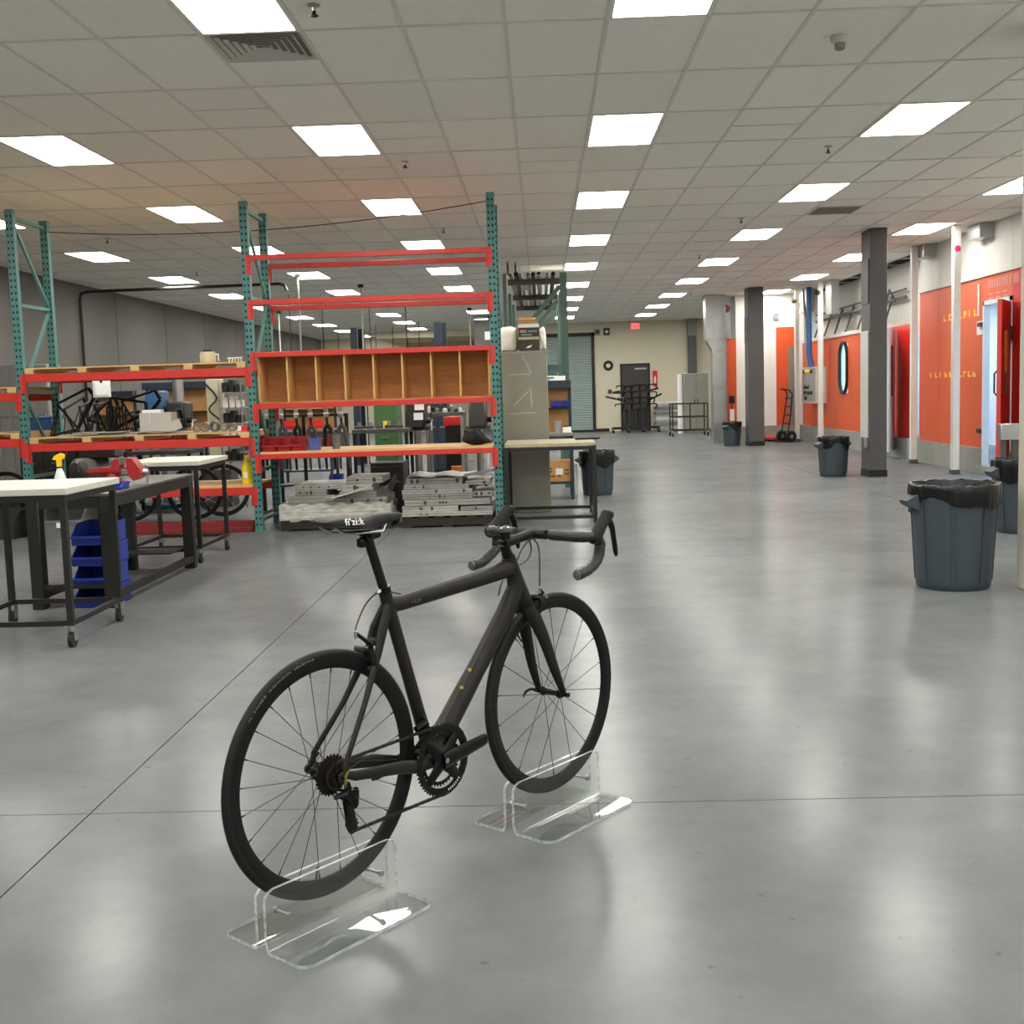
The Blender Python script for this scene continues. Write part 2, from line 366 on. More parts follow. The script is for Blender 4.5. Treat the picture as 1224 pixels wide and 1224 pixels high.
# things on the back wall
p = D(759.5, 389.5, YB-.2); t = thing('exit_sign', 'lit white exit sign with red letters above the black door', 'exit sign', (p.x, YB-.02, p.z))
M().box(-.155, .155, -.05, 0, -.11, .11, .006).build('housing', white, t); M().box(-.14, .14, -.053, -.049, -.095, .095).build('face', mat('exit_face', (255, 120, 120), .5, var=0, emit=.9), t)
text_mesh('EXIT', .15, mat('exit_red', (225, 20, 20), .5, var=0, emit=1.2), t, facing((0, -.054, 0), (0, -1, 0)))
p = D(727, 437, YB); t = thing('wall_clock', 'round black-rimmed wall clock on the cream wall beside the shutter', 'clock', (p.x, YB-.005, p.z))
M().lathe([(.07, 0), (.165, 0), (.165, .03), (.12, .05), (.07, .035)], n=28, axis=(0, -1, 0), close=True).build('rim', blackp, t); M().lathe([(.07, .004), (.07, .014)], n=24, axis=(0, -1, 0)).build('dial', white, t)
M().box(-.005, .005, -.018, -.015, 0, .05).box(0, .035, -.018, -.015, -.004, .004).build('hands', blackp, t)
p = D(783, 452.5, YB); t = thing('extinguisher_sign', 'tall red fire extinguisher sign on the cream wall beside the black door', 'sign', (p.x, YB-.004, p.z))
M().box(-.08, .08, -.006, .002, -.26, .26).build('plate', mat('sign_red', (205, 30, 28), .5), t)
M().lathe([(.03, -.15), (.035, 0), (.03, .04), (.012, .06), (.012, .1)], o=(0, -.008, 0), n=8).build('pictogram', white, t)
for px, py, w_, nm, lb, mt_ in ((714, 397, .09, 'alarm_speaker', 'small grey alarm speaker box high on the cream wall', grey), (725, 396.5, .1, 'alarm_strobe', 'black and white strobe box high on the cream wall', blackp), (729, 468, .06, 'wall_switch', 'small dark switch box on the cream wall below the clock', dgrey)):
    p = D(px, py, YB); t = thing(nm, lb, 'wall box', (p.x, YB-.002, p.z)); M().box(-w_, w_, -.05, 0, -w_*1.15, w_*1.15, .006).build('housing', mt_, t)
    M().lathe([(0, .056), (w_*.5, .054), (w_*.55, .05)], n=14, axis=(0, -1, 0)).build('face', white if nm == 'alarm_strobe' else dark, t)
# black conduit on the left wall, then running across under the ceiling
p = W(97, 349, XL+.08); zz = p.z; b = D(340, 338, p.y)
tag(M().tube([(XL+.05, p.y, .9), (XL+.05, p.y, zz-.12), (XL+.08, p.y, zz-.03), (XL+.2, p.y, zz), (b.x-.1, p.y, zz+.03), (b.x, p.y, zz), (b.x+.04, p.y, zz-.1)], .028, 8).build('conduit_pipe', blackp), 'black pipe climbing the grey wall and crossing under the ceiling', 'pipe')
# ================================================================== THE BICYCLE on two clear stands
AL = .6689; BC = Vector((-.6081, 3.0276, 0)); BU = Vector((sin(AL), cos(AL), 0)); BV = Vector((-cos(AL), sin(AL), 0))
BRZ = pi/2-AL
def B(px, py, v=0):      # a pixel on the plane v metres left of the bicycle's middle, in bicycle coordinates
    o = BC+BV*v; d = ray(px, py); k = (o-CAM).dot(BV)/d.dot(BV); q = CAM+d*k-BC
    return Vector((q.dot(BU), v, q.z))
bike = thing('bicycle', 'matte black carbon road bicycle held upright in two clear acrylic stands', 'bicycle', BC, BRZ)
carbon = mat('raw_carbon', (29, 27, 24), .42, var=.22, scale=9, stretch=(1, 1, 1))
bmatte = mat('matte_black', (14, 14, 14), .5, var=.1)
bgloss = mat('gloss_black', (13, 13, 14), .28, .1, var=.1)
tyre_m = mat('tyre_rubber', (21, 21, 21), .62, var=.12, bump=.15, bscale=200)
tape_m = mat('bar_tape', (18, 18, 18), .24, var=.25, scale=120, bump=.9, bscale=260)
gold = mat('gold_anodised', (150, 122, 62), .35, .8)
chainm = mat('chain_steel', (60, 57, 52), .4, .8, var=.2)
R = .334; RA = Vector((0, 0, .4085)); FA = Vector((.9891, 0, .4125)); SIDE = (0, 1, 0)

def smooth(pts, n=3):
    out = []
    for i in range(len(pts)-1):
        p0, p1, p2, p3 = pts[max(i-1, 0)], pts[i], pts[i+1], pts[min(i+2, len(pts)-1)]
        for k in range(n):
            t = k/n; out.append(.5*((2*p1)+(p2-p0)*t+(2*p0-5*p1+4*p2-p3)*t*t+(3*p1-p0-3*p2+p3)*t**3))
    return out+[pts[-1]]
def gear(mb, n, r, v0, v1, o, hole=0, td=.006, mi=0):
    pts = []
    for k in range(n):
        for a, rr in ((-.3, r-td), (-.12, r), (.12, r), (.3, r-td)):
            t = 2*pi*(k+a)/n; pts.append((o[0]+rr*cos(t), v0, o[2]+rr*sin(t)))
    if not hole: mb.prism(pts, (0, v1-v0, 0), mi)
    else:
        N = len(pts); inn = [(o[0]+hole*cos(2*pi*(k-.9)/N), v0, o[2]+hole*sin(2*pi*(k-.9)/N)) for k in range(N)]
        A = [[mb.bm.verts.new(Vector(p)+Vector((0, dv, 0))) for p in L] for L in (pts, inn) for dv in (0, v1-v0)]
        for k in range(N):
            k2 = (k+1) % N
            for x, y in ((0, 2), (1, 3), (0, 1), (2, 3)): mb.bm.faces.new((A[x][k], A[x][k2], A[y][k2], A[y][k]))
def wheel(name, ax, nsp, cross, vl, vr, hubr):
    prof = [(R-.046, -.0075), (R-.051, -.004), (R-.052, 0), (R-.051, .004), (R-.046, .0075), (R-.024, .0112), (R-.0165, .0112), (R-.0165, -.0112), (R-.024, -.0112)]
    wh = M().lathe(prof, ax, 72, (0, 1, 0), True).build(name, mat('rim_black', (12, 12, 12), .45, var=.1), bike)
    tp = [(R-.0122+.0122*cos(a), .0122*sin(a)) for a in [2*pi*k/12 for k in range(12)]]
    M().lathe(tp, ax, 96, (0, 1, 0), True).build('tyre', tyre_m, wh)
    M().lathe([(0, vr-.012), (.012, vr-.012), (.012, vr-.004), (hubr, vr-.003), (hubr, vr), (.011, vr+.012), (.011, vl-.012), (hubr, vl), (hubr, vl+.003), (.012, vl+.004), (.012, vl+.012), (0, vl+.012)], ax, 20, (0, 1, 0)).build('hub', bgloss, wh)
    for k in range(nsp):
        t = 2*pi*(k+.5)/nsp; v = vl if k % 2 else vr
        t2 = t + (cross*(1 if (k//2) % 2 else -1))
        a = ax+Vector((hubr*.9*cos(t2), v, hubr*.9*sin(t2))); b = ax+Vector(((R-.05)*cos(t), 0, (R-.05)*sin(t)))
        M().tube([a, b], .0011, 5, side=(0, 1, 0)).build('spoke', dark, wh)
        M().tube([b, b+(a-b).normalized()*.014], .0022, 6).build('spoke_nipple', bgloss, wh)
    tv = radians(-100 if name == 'rear_wheel' else 127)
    d = Vector((cos(tv), 0, sin(tv))); M().tube([ax+d*(R-.048), ax+d*(R-.085)], .003, 6).build('valve', dark, wh)
    return wh
rw = wheel('rear_wheel', RA, 24, 1.15, .032, -.018, .024)
fwl = wheel('front_wheel', FA, 18, .0, .033, -.033, .017)
# faint lettering around the rear tyre's side
q = M()
for k in range(44):
    if k in (3, 4, 14, 15, 30, 31): continue
    a = radians(141-k*1.05); rr = R-.0135; hgt = random.choice((.0026, .0032, .0036))
    er, et = Vector((cos(a), 0, sin(a))), Vector((-sin(a), 0, cos(a))); c_ = RA+er*rr+Vector((0, -.0126, 0))
    for s in ((-.0016, 0), (.0012, 1)) if k % 3 else ((-.0014, 1),): q.bar(c_+et*s[0]-er*hgt, c_+et*s[0]+er*hgt*(1 if s[1] else .3), .0012, .0006, SIDE)
    if k % 2: q.bar(c_-et*.002, c_+et*.002, .0006, .001, SIDE)
q.build('tyre_lettering', mat('tyre_print', (118, 116, 108), .6, var=0), rw)

# frame
BB = B(528, 906, -.045); BB = Vector((BB.x, 0, BB.z-.004))
HT, HB = B(608, 668), B(625, 717); STc = B(462, 715); DTa, DTb = B(613, 716), BB+Vector((.028, 0, .03))
fm = M()
fm.tube([BB+Vector((-.005, 0, .02)), BB.lerp(STc, .5), STc, STc+(STc-BB).normalized()*.03], [.021, .02, .0205, .0195], 16, rb=[.02, .017, .016, .0165], side=SIDE)
fm.tube([STc+Vector((.0, 0, -.02)), B(478, 721), B(540, 702), B(590, 686), HT+Vector((.0, 0, -.028))], [.024, .0225, .0235, .0255, .03], 16, rb=[.016, .018, .021, .024, .025], side=SIDE)
fm.tube([HB.lerp(HT, .95), HB.lerp(HT, .6)+Vector((-.004, 0, 0)), HB.lerp(HT, .3)+Vector((-.016, 0, 0)), DTa.lerp(DTb, .12), DTa.lerp(DTb, .25), DTa.lerp(DTb, .5), DTb], [.018, .025, .031, .034, .033, .031, .034], 16, rb=[.018, .022, .025, .027, .027, .028, .034], side=SIDE)
fm.tube([HT+Vector((-.003, 0, .008)), HT, HT.lerp(HB, .5), HB, HB+(HB-HT)*.1], [.024, .0245, .026, .03, .031], 18, rb=[.022, .0225, .023, .027, .028], side=SIDE)
fm.cyl(BB+Vector((0, -.04, 0)), BB+Vector((0, .04, 0)), .026, n=20)
dr = {}
for s in (-1, 1):
    do = RA+Vector((.014, s*.066, .004)); dr[s] = do
    st0 = STc+Vector((.004, s*.004, -.012)); ssm = B(446, 779); ssm = Vector((ssm.x, s*.021, ssm.z))
    fm.tube([st0, Vector((ssm.x+.024, s*.0165, ssm.z+.06)), ssm, ssm.lerp(do, .45), do+Vector((.004, 0, .035)), do], [.016, .0175, .0125, .0088, .009, .012], 12, rb=[.010, .009, .0085, .007, .006, .004], side=SIDE)
    fm.tube([BB+Vector((-.018, s*.03, -.002)), BB+Vector((-.09, s*.036, .0)), BB.lerp(Vector((do.x, 0, do.z)), .45)+Vector((0, s*.055, -.004)), do+Vector((.035, -s*.001, -.012)), do], [.021, .02, .019, .014, .010], 12, rb=[.012, .009, .0085, .006, .004], side=SIDE)
    fm.lathe([(0, -.004), (.014, -.004), (.014, .004), (0, .004)], RA+Vector((0, s*.067, 0)), 14, (0, 1, 0))
fm.tube([Vector((ssm.x+.006, -.02, ssm.z+.028)), Vector((ssm.x+.006, .02, ssm.z+.028))], .012, 10)
fm.build('frame', carbon, bike)
for px, py in ((557, 802), (547.5, 823)):
    b_ = B(px, py, -.006); M().lathe([(0, 0), (.0065, 0), (.0055, .0025), (0, .003)], b_+Vector((-.004, -.018, .006)), 10, (-.55, -.6, .5)).build('bottle_boss', gold, bike)
q0 = B(497, 718, -.02); q = M()
for k, hh in enumerate((.006, .009, .009, .008)): q.box(q0.x-.014+.01*k, q0.x-.011+.01*k, -.0206, -.0196, q0.z-.005, q0.z-.005+hh)
q.box(q0.x-.004, q0.x+.004, -.0206, -.0196, q0.z-.005, q0.z-.0035).box(q0.x+.012, q0.x+.022, -.0206, -.0196, q0.z+.0015, q0.z+.003)
q.build('top_tube_decal', mat('grey_decal', (96, 94, 88), .5, var=0), bike)
# fork
fk = M(); crown = HB+(HB-HT).normalized()*.018
for s in (-1, 1):
    e = FA+Vector((0, s*.052, -.002))
    fk.tube(smooth([crown+Vector((0, s*.006, .004)), crown+Vector((.012, s*.022, -.03)), crown.lerp(e, .35)+Vector((.003, s*.017, 0)), crown.lerp(e, .7)+Vector((-.003, s*.01, 0)), e], 3), [.028, .029, .0295, .029, .0285, .0275, .026, .0245, .0225, .0205, .0175, .014, .0125], 14, rb=[.018, .0165, .014, .0125, .012, .0115, .011, .0105, .0095, .009, .0085, .0075, .0065], side=SIDE)
fk.tube([HB, crown, crown+Vector((.008, 0, -.018))], [.031, .032, .024], 14, rb=[.028, .029, .022], side=SIDE); fk.build('fork', bmatte, bike)
q = M(); q.cyl(FA+Vector((0, -.068, 0)), FA+Vector((0, .07, 0)), .0055, n=10).lathe([(0, -.07), (.008, -.07), (.008, -.058), (0, -.058)], FA, 12, (0, 1, 0)).lathe([(0, .058), (.009, .058), (.009, .07), (0, .072)], FA, 12, (0, 1, 0))
q.tube([FA+Vector((0, .07, 0)), FA+Vector((-.02, .08, .004)), FA+Vector((-.045, .078, -.002)), FA+Vector((-.058, .074, -.012))], [.006, .0055, .005, .004], 8); q.build('skewer', bgloss, bike)
q = M(); q.cyl(RA+Vector((0, -.074, 0)), RA+Vector((0, .076, 0)), .0055, n=10).tube([RA+Vector((0, .076, 0)), RA+Vector((.02, .084, .012)), RA+Vector((.048, .08, .03))], [.006, .0055, .0045], 8); q.build('skewer', bgloss, bike)

# seatpost and saddle
d = (STc-BB).normalized(); spt = B(440, 640)
sp = M().tube([STc, spt+Vector((.0, 0, -.012)), spt], [.0137, .0137, .015], 16, side=SIDE).build('seatpost', bmatte, bike)
M().tube([STc+d*.018, STc+d*.036], .019, 16, side=SIDE).build('seat_clamp', bgloss, sp)
M().cyl(spt+Vector((-.022, -.008, -.006)), spt+Vector((.03, -.008, .001)), .011, n=10).cyl(spt+Vector((0, -.024, .004)), spt+Vector((0, .024, .004)), .012, n=12).box(spt.x-.036, spt.x-.014, -.012, .012, spt.z-.03, spt.z-.002, .004).build('saddle_clamp', bgloss, sp)
s0, s1 = B(384, 625), B(478, 620); L_ = s1.x-s0.x; zt = s0.z+.006; rows = []
prof = [(0, .035, -.002, .01), (.03, .055, .003, .016), (.1, .067, .006, .022), (.22, .069, .006, .027), (.34, .058, .003, .032), (.46, .041, .0, .036), (.6, .028, -.001, .034), (.78, .021, -.002, .026), (.92, .018, -.004, .018), (1, .009, -.008, .008)]
sm = M(); ringv = []
for u, hw, dz, th in prof:
    ring = []
    for k in range(17):
        a = pi*k/16; ca, sa = cos(a), sin(a)
        y = -hw*(1 if abs(ca) > .98 else abs(ca)**.6)*(1 if ca > 0 else -1) if abs(ca) > .01 else 0
        z = zt+dz-(1-sa)**1.7*th - .004*(1-abs(ca))*(1 if u < .6 else 0)
        ring.append(sm.bm.verts.new((s0.x+u*L_, y, z)))
    ringv.append(ring)
for i in range(len(ringv)-1):
    for k in range(16): sm.bm.faces.new((ringv[i][k], ringv[i][k+1], ringv[i+1][k+1], ringv[i+1][k]))
    sm.bm.faces.new((ringv[i][0], ringv[i+1][0], ringv[i+1][16], ringv[i][16]))
sm.bm.faces.new(ringv[0]); sm.bm.faces.new(ringv[-1][::-1])
sad = sm.build('saddle', mat('saddle_cover', (14, 16, 17), .5, var=.1, bump=.1), bike, ang=60)
for s in (-1, 1):
    M().tube([(s0.x+.02, s*.03, zt-.022), (s0.x+.06, s*.026, zt-.042), (spt.x-.03, s*.022, spt.z+.012), (spt.x+.035, s*.022, spt.z+.01), (s0.x+.22, s*.018, zt-.024), (s0.x+.265, s*.01, zt-.018)], .0036, 8).build('saddle_rail', steel, sad)
q = B(420, 623, -.06); text_mesh("fi'zi:k", .026, mat('white_print', (235, 235, 232), .5, var=0), sad, facing(Vector((q.x+.002, -.0695, zt-.006)), (0, -1, .35), (.06, 0, 1)), 'saddle_lettering', .0012, 1.15)

# stem, handlebar, hoods, levers
ST0 = B(604, 648); ST1 = B(634, 637); ST1 = Vector((ST1.x+.012, 0, ST1.z-.004))
M().tube([HT+Vector((-.003, 0, .008)), B(604, 655), B(603.5, 636)], [.0185, .0165, .016], 16, side=SIDE).build('headset_spacers', bgloss, bike)
stm = M().tube([ST0+Vector((-.012, 0, -.002)), ST0+Vector((.012, 0, .001)), ST0.lerp(ST1, .5), ST1+Vector((-.018, 0, 0)), ST1+Vector((.006, 0, 0))], [.019, .018, .0155, .0165, .019], 14, rb=[.019, .018, .0165, .018, .022], side=SIDE).build('stem', bmatte, bike)
M().lathe([(0, .0), (.0165, 0), (.0165, .008), (.012, .011), (0, .012)], B(603.5, 634), 16, (-.12, 0, 1)).build('top_cap', mat('polished_cap', (120, 122, 124), .2, .8), stm)
for z in (0, .016): M().cyl(ST0+Vector((-.022, -.012, -.01+z)), ST0+Vector((-.022, .012, -.01+z)), .003, n=8).build('stem_bolt', chainm, stm)
def bpath(s):
    v = s*.205
    c1, e = B(706, 636, -.205) if s < 0 else B(581, 629, .205), (B(690, 687.5, -.205) if s < 0 else B(564, 676, .205))
    d1, d2 = (B(717, 652, -.205), B(712, 672, -.205)) if s < 0 else (B(594, 648, .205), B(584, 665, .205))
    top = ST1.z
    return [Vector((ST1.x, 0, top)), Vector((ST1.x, s*.05, top)), Vector((ST1.x+.002, s*.12, top)), Vector((ST1.x+.005, s*.17, top-.001)), Vector((ST1.x+.022, s*.197, top-.002)),
            Vector((c1.x+.03, v, top-.004)), Vector((d1.x-.012, v, top-.012)), Vector((d1.x+.003, v, top-.032)), d1, Vector((d1.x-.005, v, (d1.z+d2.z)/2)), d2, d2.lerp(e, .45)+Vector((.004, 0, -.006)), e]
hb = None
for s in (-1, 1):
    pp = bpath(s); sm_ = smooth(pp)
    if hb is None: hb = M().tube([(ST1.x, -.055, ST1.z), (ST1.x, .055, ST1.z)], .0155, 16).build('handlebar', bmatte, bike)
    tp = sm_[4:]; rads = [.0172 + (.0009 if k % 2 else 0) for k in range(len(tp))]
    M().tube(tp, rads, 14).build('bar_tape', tape_m, hb)
    e = pp[-1]; dirn = (pp[-1]-pp[-2]).normalized()
    M().lathe([(.0, .006), (.0045, .006), (.006, .004), (.0135, .004), (.0155, 0), (.0155, -.004)], e, 16, dirn).build('end_plug', mat('end_plug', (96, 98, 96), .35, .5), hb)
    c1 = B(709, 634, -.205) if s < 0 else B(585, 628, .205); tip = B(727, 613, -.205) if s < 0 else B(608, 607, .205)
    v = s*.205; a = Vector((pp[6].x-.03, v, pp[6].z+.004)); tp_ = Vector((max(tip.x, a.x+.08), v*.985, tip.z))
    hd = M().tube(smooth([a, a+Vector((.022, 0, .006)), a.lerp(tp_, .5)+Vector((.008, 0, .0)), a.lerp(tp_, .82)+Vector((.008, 0, .002)), tp_+Vector((0, 0, -.004)), tp_+Vector((.002, 0, .008))], 2), [.019, .023, .0235, .022, .021, .021, .0215, .0225, .0225, .021, .012], 14, rb=[.018, .02, .02, .019, .0185, .018, .0185, .02, .0205, .019, .01], side=SIDE).build('brake_hood', mat('hood_rubber', (28, 28, 27), .68, var=.06), hb)
    lt = B(736.5, 664, -.2) if s < 0 else Vector((tp_.x+.045, v, B(736.5, 664, -.2).z))
    piv = tp_+Vector((.006, 0, -.022))
    M().tube(smooth([piv, piv+Vector((.018, 0, -.028)), piv.lerp(lt, .5)+Vector((.006, 0, 0)), piv.lerp(lt, .8)+Vector((.003, 0, 0)), lt], 2), [.015, .0135, .0115, .0105, .0095, .0105, .011, .01, .006], 10, rb=[.01, .01, .0095, .009, .0085, .008, .0075, .007, .005], side=SIDE).build('brake_lever', bgloss, hd)
# crankset
cr_ = Vector((BB.x, -.046, BB.z)); q = M(); gear(q, 53, .1085, -.049, -.045, (BB.x, 0, BB.z), .084); gear(q, 39, .081, -.041, -.038, (BB.x, 0, BB.z), .066)
ck = q.build('chainring', mat('ring_dark', (30, 29, 27), .38, .7, var=.1), bike)
ca = radians(6); q = M()
for k in range(4):
    a = ca+radians(38+90*k); q.tube([cr_+Vector((0, -.006, 0)), cr_+Vector((.045*cos(a), -.004, .045*sin(a))), cr_+Vector((.09*cos(a), 0, .09*sin(a)))], [.026, .019, .014], 8, rb=[.008, .006, .0035], side=SIDE)
for s, v in ((1, -.06), (-1, .06)):
    e = Vector((.172*cos(ca)*s, 0, .172*sin(ca)*s)); o_ = Vector((BB.x, v, BB.z))
    q.tube([o_+e*-.05, o_+e*.15, o_+e*.6, o_+e*.97, o_+e*1.06], [.024, .025, .022, .0205, .017], 12, rb=[.009, .009, .008, .0075, .006], side=SIDE)
q.cyl((BB.x, -.062, BB.z), (BB.x, .062, BB.z), .015, n=16); q.build('crank', bgloss, bike)
M().lathe([(0, 0), (.009, 0), (.008, .003), (0, .004)], Vector((BB.x, -.066, BB.z)), 12, (0, -1, 0)).build('crank_bolt', steel, ck)
q = M()
for k in range(7):
    a = radians(-78+k*5); q.bar(Vector((BB.x+.094*cos(a), -.0497, BB.z+.094*sin(a))), Vector((BB.x+.1*cos(a), -.0497, BB.z+.1*sin(a))), .003, .0006, SIDE)
q.build('chainring_lettering', paper, ck)
# cassette
q = M()
for k, n in enumerate((28, 25, 23, 21, 19, 17, 16, 15, 14, 13, 12)): gear(q, n, n*.00205, -.024-k*.0033, -.0255-k*.0033, RA, .016, .0045)
q.build('cassette', mat('sprocket_steel', (60, 55, 50), .38, .8, var=.15), rw)
# rear derailleur: hanger, body, cage and jockey wheels
hg = RA+Vector((.012, -.07, -.018)); dj1, dj2 = B(416, 951, -.06), B(423, 986, -.062)
q = M(); q.tube([hg, RA+Vector((.02, -.072, -.045))], [.012, .011], 8, rb=.006, side=SIDE).cyl(RA+Vector((.022, -.085, -.05)), RA+Vector((.022, -.055, -.05)), .015, n=12)
q.tube([RA+Vector((.022, -.074, -.052)), RA+Vector((.03, -.078, -.075)), dj1+Vector((.012, -.012, 0))], [.014, .016, .017], 10, rb=[.013, .014, .012], side=SIDE).tube([dj1+Vector((.02, -.012, .01)), dj1+Vector((-.03, -.01, .012)), dj1+Vector((-.05, 0, .008))], [.012, .009, .006], 8)
rd = q.build('rear_derailleur', bgloss, bike)
q = M(); q.tube([dj1, dj1.lerp(dj2, .5), dj2+Vector((0, 0, -.012))], [.013, .012, .014], 10, rb=.0015, side=SIDE).tube([dj1+Vector((0, .012, 0)), dj2+Vector((0, .012, -.012))], [.013, .014], 10, rb=.0015, side=SIDE); q.build('cage', bmatte, rd)
for d_ in (dj1, dj2): q = M(); gear(q, 11, .021, d_.y+.003, d_.y+.009, d_, .0, .004); q.build('jockey_wheel', blackp, rd)
M().tube([RA+Vector((.018, -.071, .014)), RA+Vector((.006, -.072, .0)), RA+Vector((.006, -.072, -.026))], [.003, .0045, .003], 6).build('hanger_plate', gold, rd)
for nm_ in ('tyre_rubber', 'rim_black', 'matte_black', 'raw_carbon', 'gloss_black', 'saddle_cover', 'hood_rubber'): MATS[nm_].node_tree.nodes['Principled BSDF'].inputs['Specular IOR Level'].default_value = .24
# chain
def arc(c, r, a0, a1, n, v): return [Vector((c.x+r*cos(radians(a0+(a1-a0)*k/n)), v, c.z+r*sin(radians(a0+(a1-a0)*k/n)))) for k in range(n+1)]
cpath = arc(BB, .106, -100, 80, 26, -.047)+[Vector((RA.x+.02, -.044, RA.z+.035))]+arc(RA, .034, 75, 250, 8, -.044)[1:]+[dj1+Vector((.019, .006, .004)), dj1+Vector((.012, .006, -.018)), dj2+Vector((-.02, .006, .006)), dj2+Vector((-.008, .006, -.021)), dj2+Vector((.012, .006, -.019))]
dense = []; cl = cpath+[cpath[0]]
for a, b in zip(cl, cl[1:]):
    n = max(1, round((b-a).length/.0127)); dense += [a.lerp(b, k/n) for k in range(n)]
q = M()
for k in range(len(dense)):
    a, b = dense[k], dense[(k+1) % len(dense)]; wv = .0036 if k % 2 else .0026
    for s in (-1, 1): q.bar(a+Vector((0, s*wv, 0)), b+Vector((0, s*wv, 0)), .0075, .001, SIDE)
q.build('chain', chainm, bike)
# front derailleur
fd = B(497, 872, -.03); q = M(); q.tube([B(505, 856, -.02), B(508, 864, -.028), fd], [.012, .014, .009], 8).bar(B(516, 869, -.042), B(499, 893, -.042), .004, .018, SIDE).bar(B(512, 874, -.038), B(500, 896, -.036), .004, .018, SIDE); q.build('front_derailleur', bgloss, bike)
# brakes
def brake(name, c, s, cp):
    q = M()
    for k in (-1, 1):
        q.tube([c+Vector((s*.02, 0, .006)), c+Vector((s*.03, k*.028, .008)), c+Vector((s*.028, k*.034, -.018)), c+Vector((s*.016, k*.026, -.036))], [.011, .011, .009, .007], 8)
    q.cyl(c, c+Vector((s*.036, 0, 0)), .008, n=10)
    q.tube([c+Vector((s*.028, -.022, .01)), c+Vector((s*.032, -.034, .026)), cp], [.008, .007, .005], 8)
    o = q.build(name, bgloss, bike)
    for k in (-1, 1): M().box(c.x+s*.012-.024, c.x+s*.012+.024, k*.019-.006, k*.019+.006, c.z-.048, c.z-.036, .003).build('brake_pad', rubber, o)
    M().tube([cp+Vector((0, 0, .006)), cp+Vector((0, 0, -.014))], .005, 8).build('cable_stop', steel, o); return o
bk_r = Vector((ssm.x-.004, 0, ssm.z+.004)); cpr = B(425, 757, -.03); brake('rear_brake', bk_r, -1, cpr)
bk_f = Vector((crown.x+.02, 0, crown.z+.01)); cpf = B(645, 704, -.03); brake('front_brake', bk_f, 1, cpf)
M().tube([cpf+Vector((.002, 0, -.004)), B(654, 714, -.02)], .004, 8).build('quick_release_lever', steel, bike)
for nm, pts, r in (('brake_cable', [cpr+Vector((0, 0, .01)), B(428, 742, -.02), B(436, 724, -.01), B(446, 712, -.015), B(452, 708.5, -.015)], .0024), ('brake_cable', [cpf+Vector((0, 0, .01)), B(645, 670, -.02), B(643, 652, -.01), B(637, 643, 0), ST1+Vector((.012, 0, -.012))], .0024),
                   ('shift_cable', [B(645, 640, -.02), B(632, 646, 0), B(623, 658, 0), B(619, 668, 0), HT+Vector((.03, .01, -.035))], .0024), ('shift_cable', [B(632, 644, .02), B(635, 656, .02), B(631, 668, .01), B(622, 675, 0)], .0024), ('shift_cable', [B(601, 694, -.028), B(598, 702, -.03), B(596, 712, -.028)], .0022)):
    M().tube(smooth([Vector(p) for p in pts], 4), r, 7).build(nm, blackp, bike)
M().cyl(B(450, 709, -.02), B(454, 706, -.02), .006, n=8).build('barrel_adjuster', steel, bike)
M().tube([B(461, 706), B(474, 709), B(479, 710)], .0022, 6).build('brake_cable', blackp, bike)

# clear stands: two bent sheets each
acr = clear_mat('clear_acrylic', (.965, .975, .97), .02); acre = clear_mat('acrylic_edge', (.8, .83, .82), .08, .38, (228, 232, 230))
def sheet(s, u0_, u1_, hgt, outer):
    path = []; ri = .012
    n_foot = [(outer, 0), (outer-.006, 0), (outer-.018, 0), (outer-.03, 0), (.034, 0)]
    for v, _ in n_foot: path.append((v, .005, 0, 1))
    for k in range(1, 5): a = radians(90*k/5); path.append((.034-.0125*sin(a), .005+.0125*(1-cos(a)), sin(a), cos(a)))
    for w_ in (.03, .08, hgt-.03, hgt-.018, hgt-.006, hgt): path.append((.0215-.004, w_, 1, 0))
    q = M(); rows = []
    rr = .03
    for (v, w_, nv, nw) in path:
        e = 0
        dist = (outer-v) if w_ < .006 else (hgt-w_ if w_ > hgt-.031 else rr)
        dist = min(max(dist, 0), rr); e = rr-sqrt(max(0, rr*rr-(rr-dist)**2))
        rows.append([(u, s*(v+sg*nv*.005), w_+sg*nw*.005) for u, sg in ((u0_+e, -1), (u1_-e, -1), (u1_-e, 1), (u0_+e, 1))])
    V = [[q.bm.verts.new(p) for p in r] for r in rows]
    for i in range(len(V)-1):
        for k in range(4): q.bm.faces.new((V[i][k], V[i][(k+1) % 4], V[i+1][(k+1) % 4], V[i+1][k])).material_index = 1 if k in (1, 3) else 0
    q.bm.faces.new(V[0][::-1]).material_index = 1; q.bm.faces.new(V[-1]).material_index = 1
    return q
BZ = .082
for nm, uc, lb in (('rear', -.005, 'clear bent acrylic stand holding the rear bicycle wheel'), ('front', FA.x-.006, 'clear bent acrylic stand holding the front bicycle wheel')):
    t = thing('acrylic_stand', lb, 'stand', BC+BU*uc, BRZ, 'clear bicycle stands')
    for s in (-1, 1): sheet(s, -.232, .232, .165, .168).build('acrylic_sheet', [acr, acre], t, ang=30)
    for u in ([B(346, 1080, -.03).x-uc, B(455, 1029, -.03).x-uc] if nm == 'rear' else [B(628, 948, -.03).x-uc, B(702, 916, -.03).x-uc]):
        M().cyl((u, -.028, BZ), (u, .028, BZ), .004, n=10).lathe([(0, -.034), (.008, -.034), (.008, -.0235), (0, -.0235)], (u, 0, BZ), 10, (0, 1, 0)).lathe([(0, .0235), (.008, .0235), (.008, .032), (0, .032)], (u, 0, BZ), 10, (0, 1, 0)).build('bolt', steel, t)
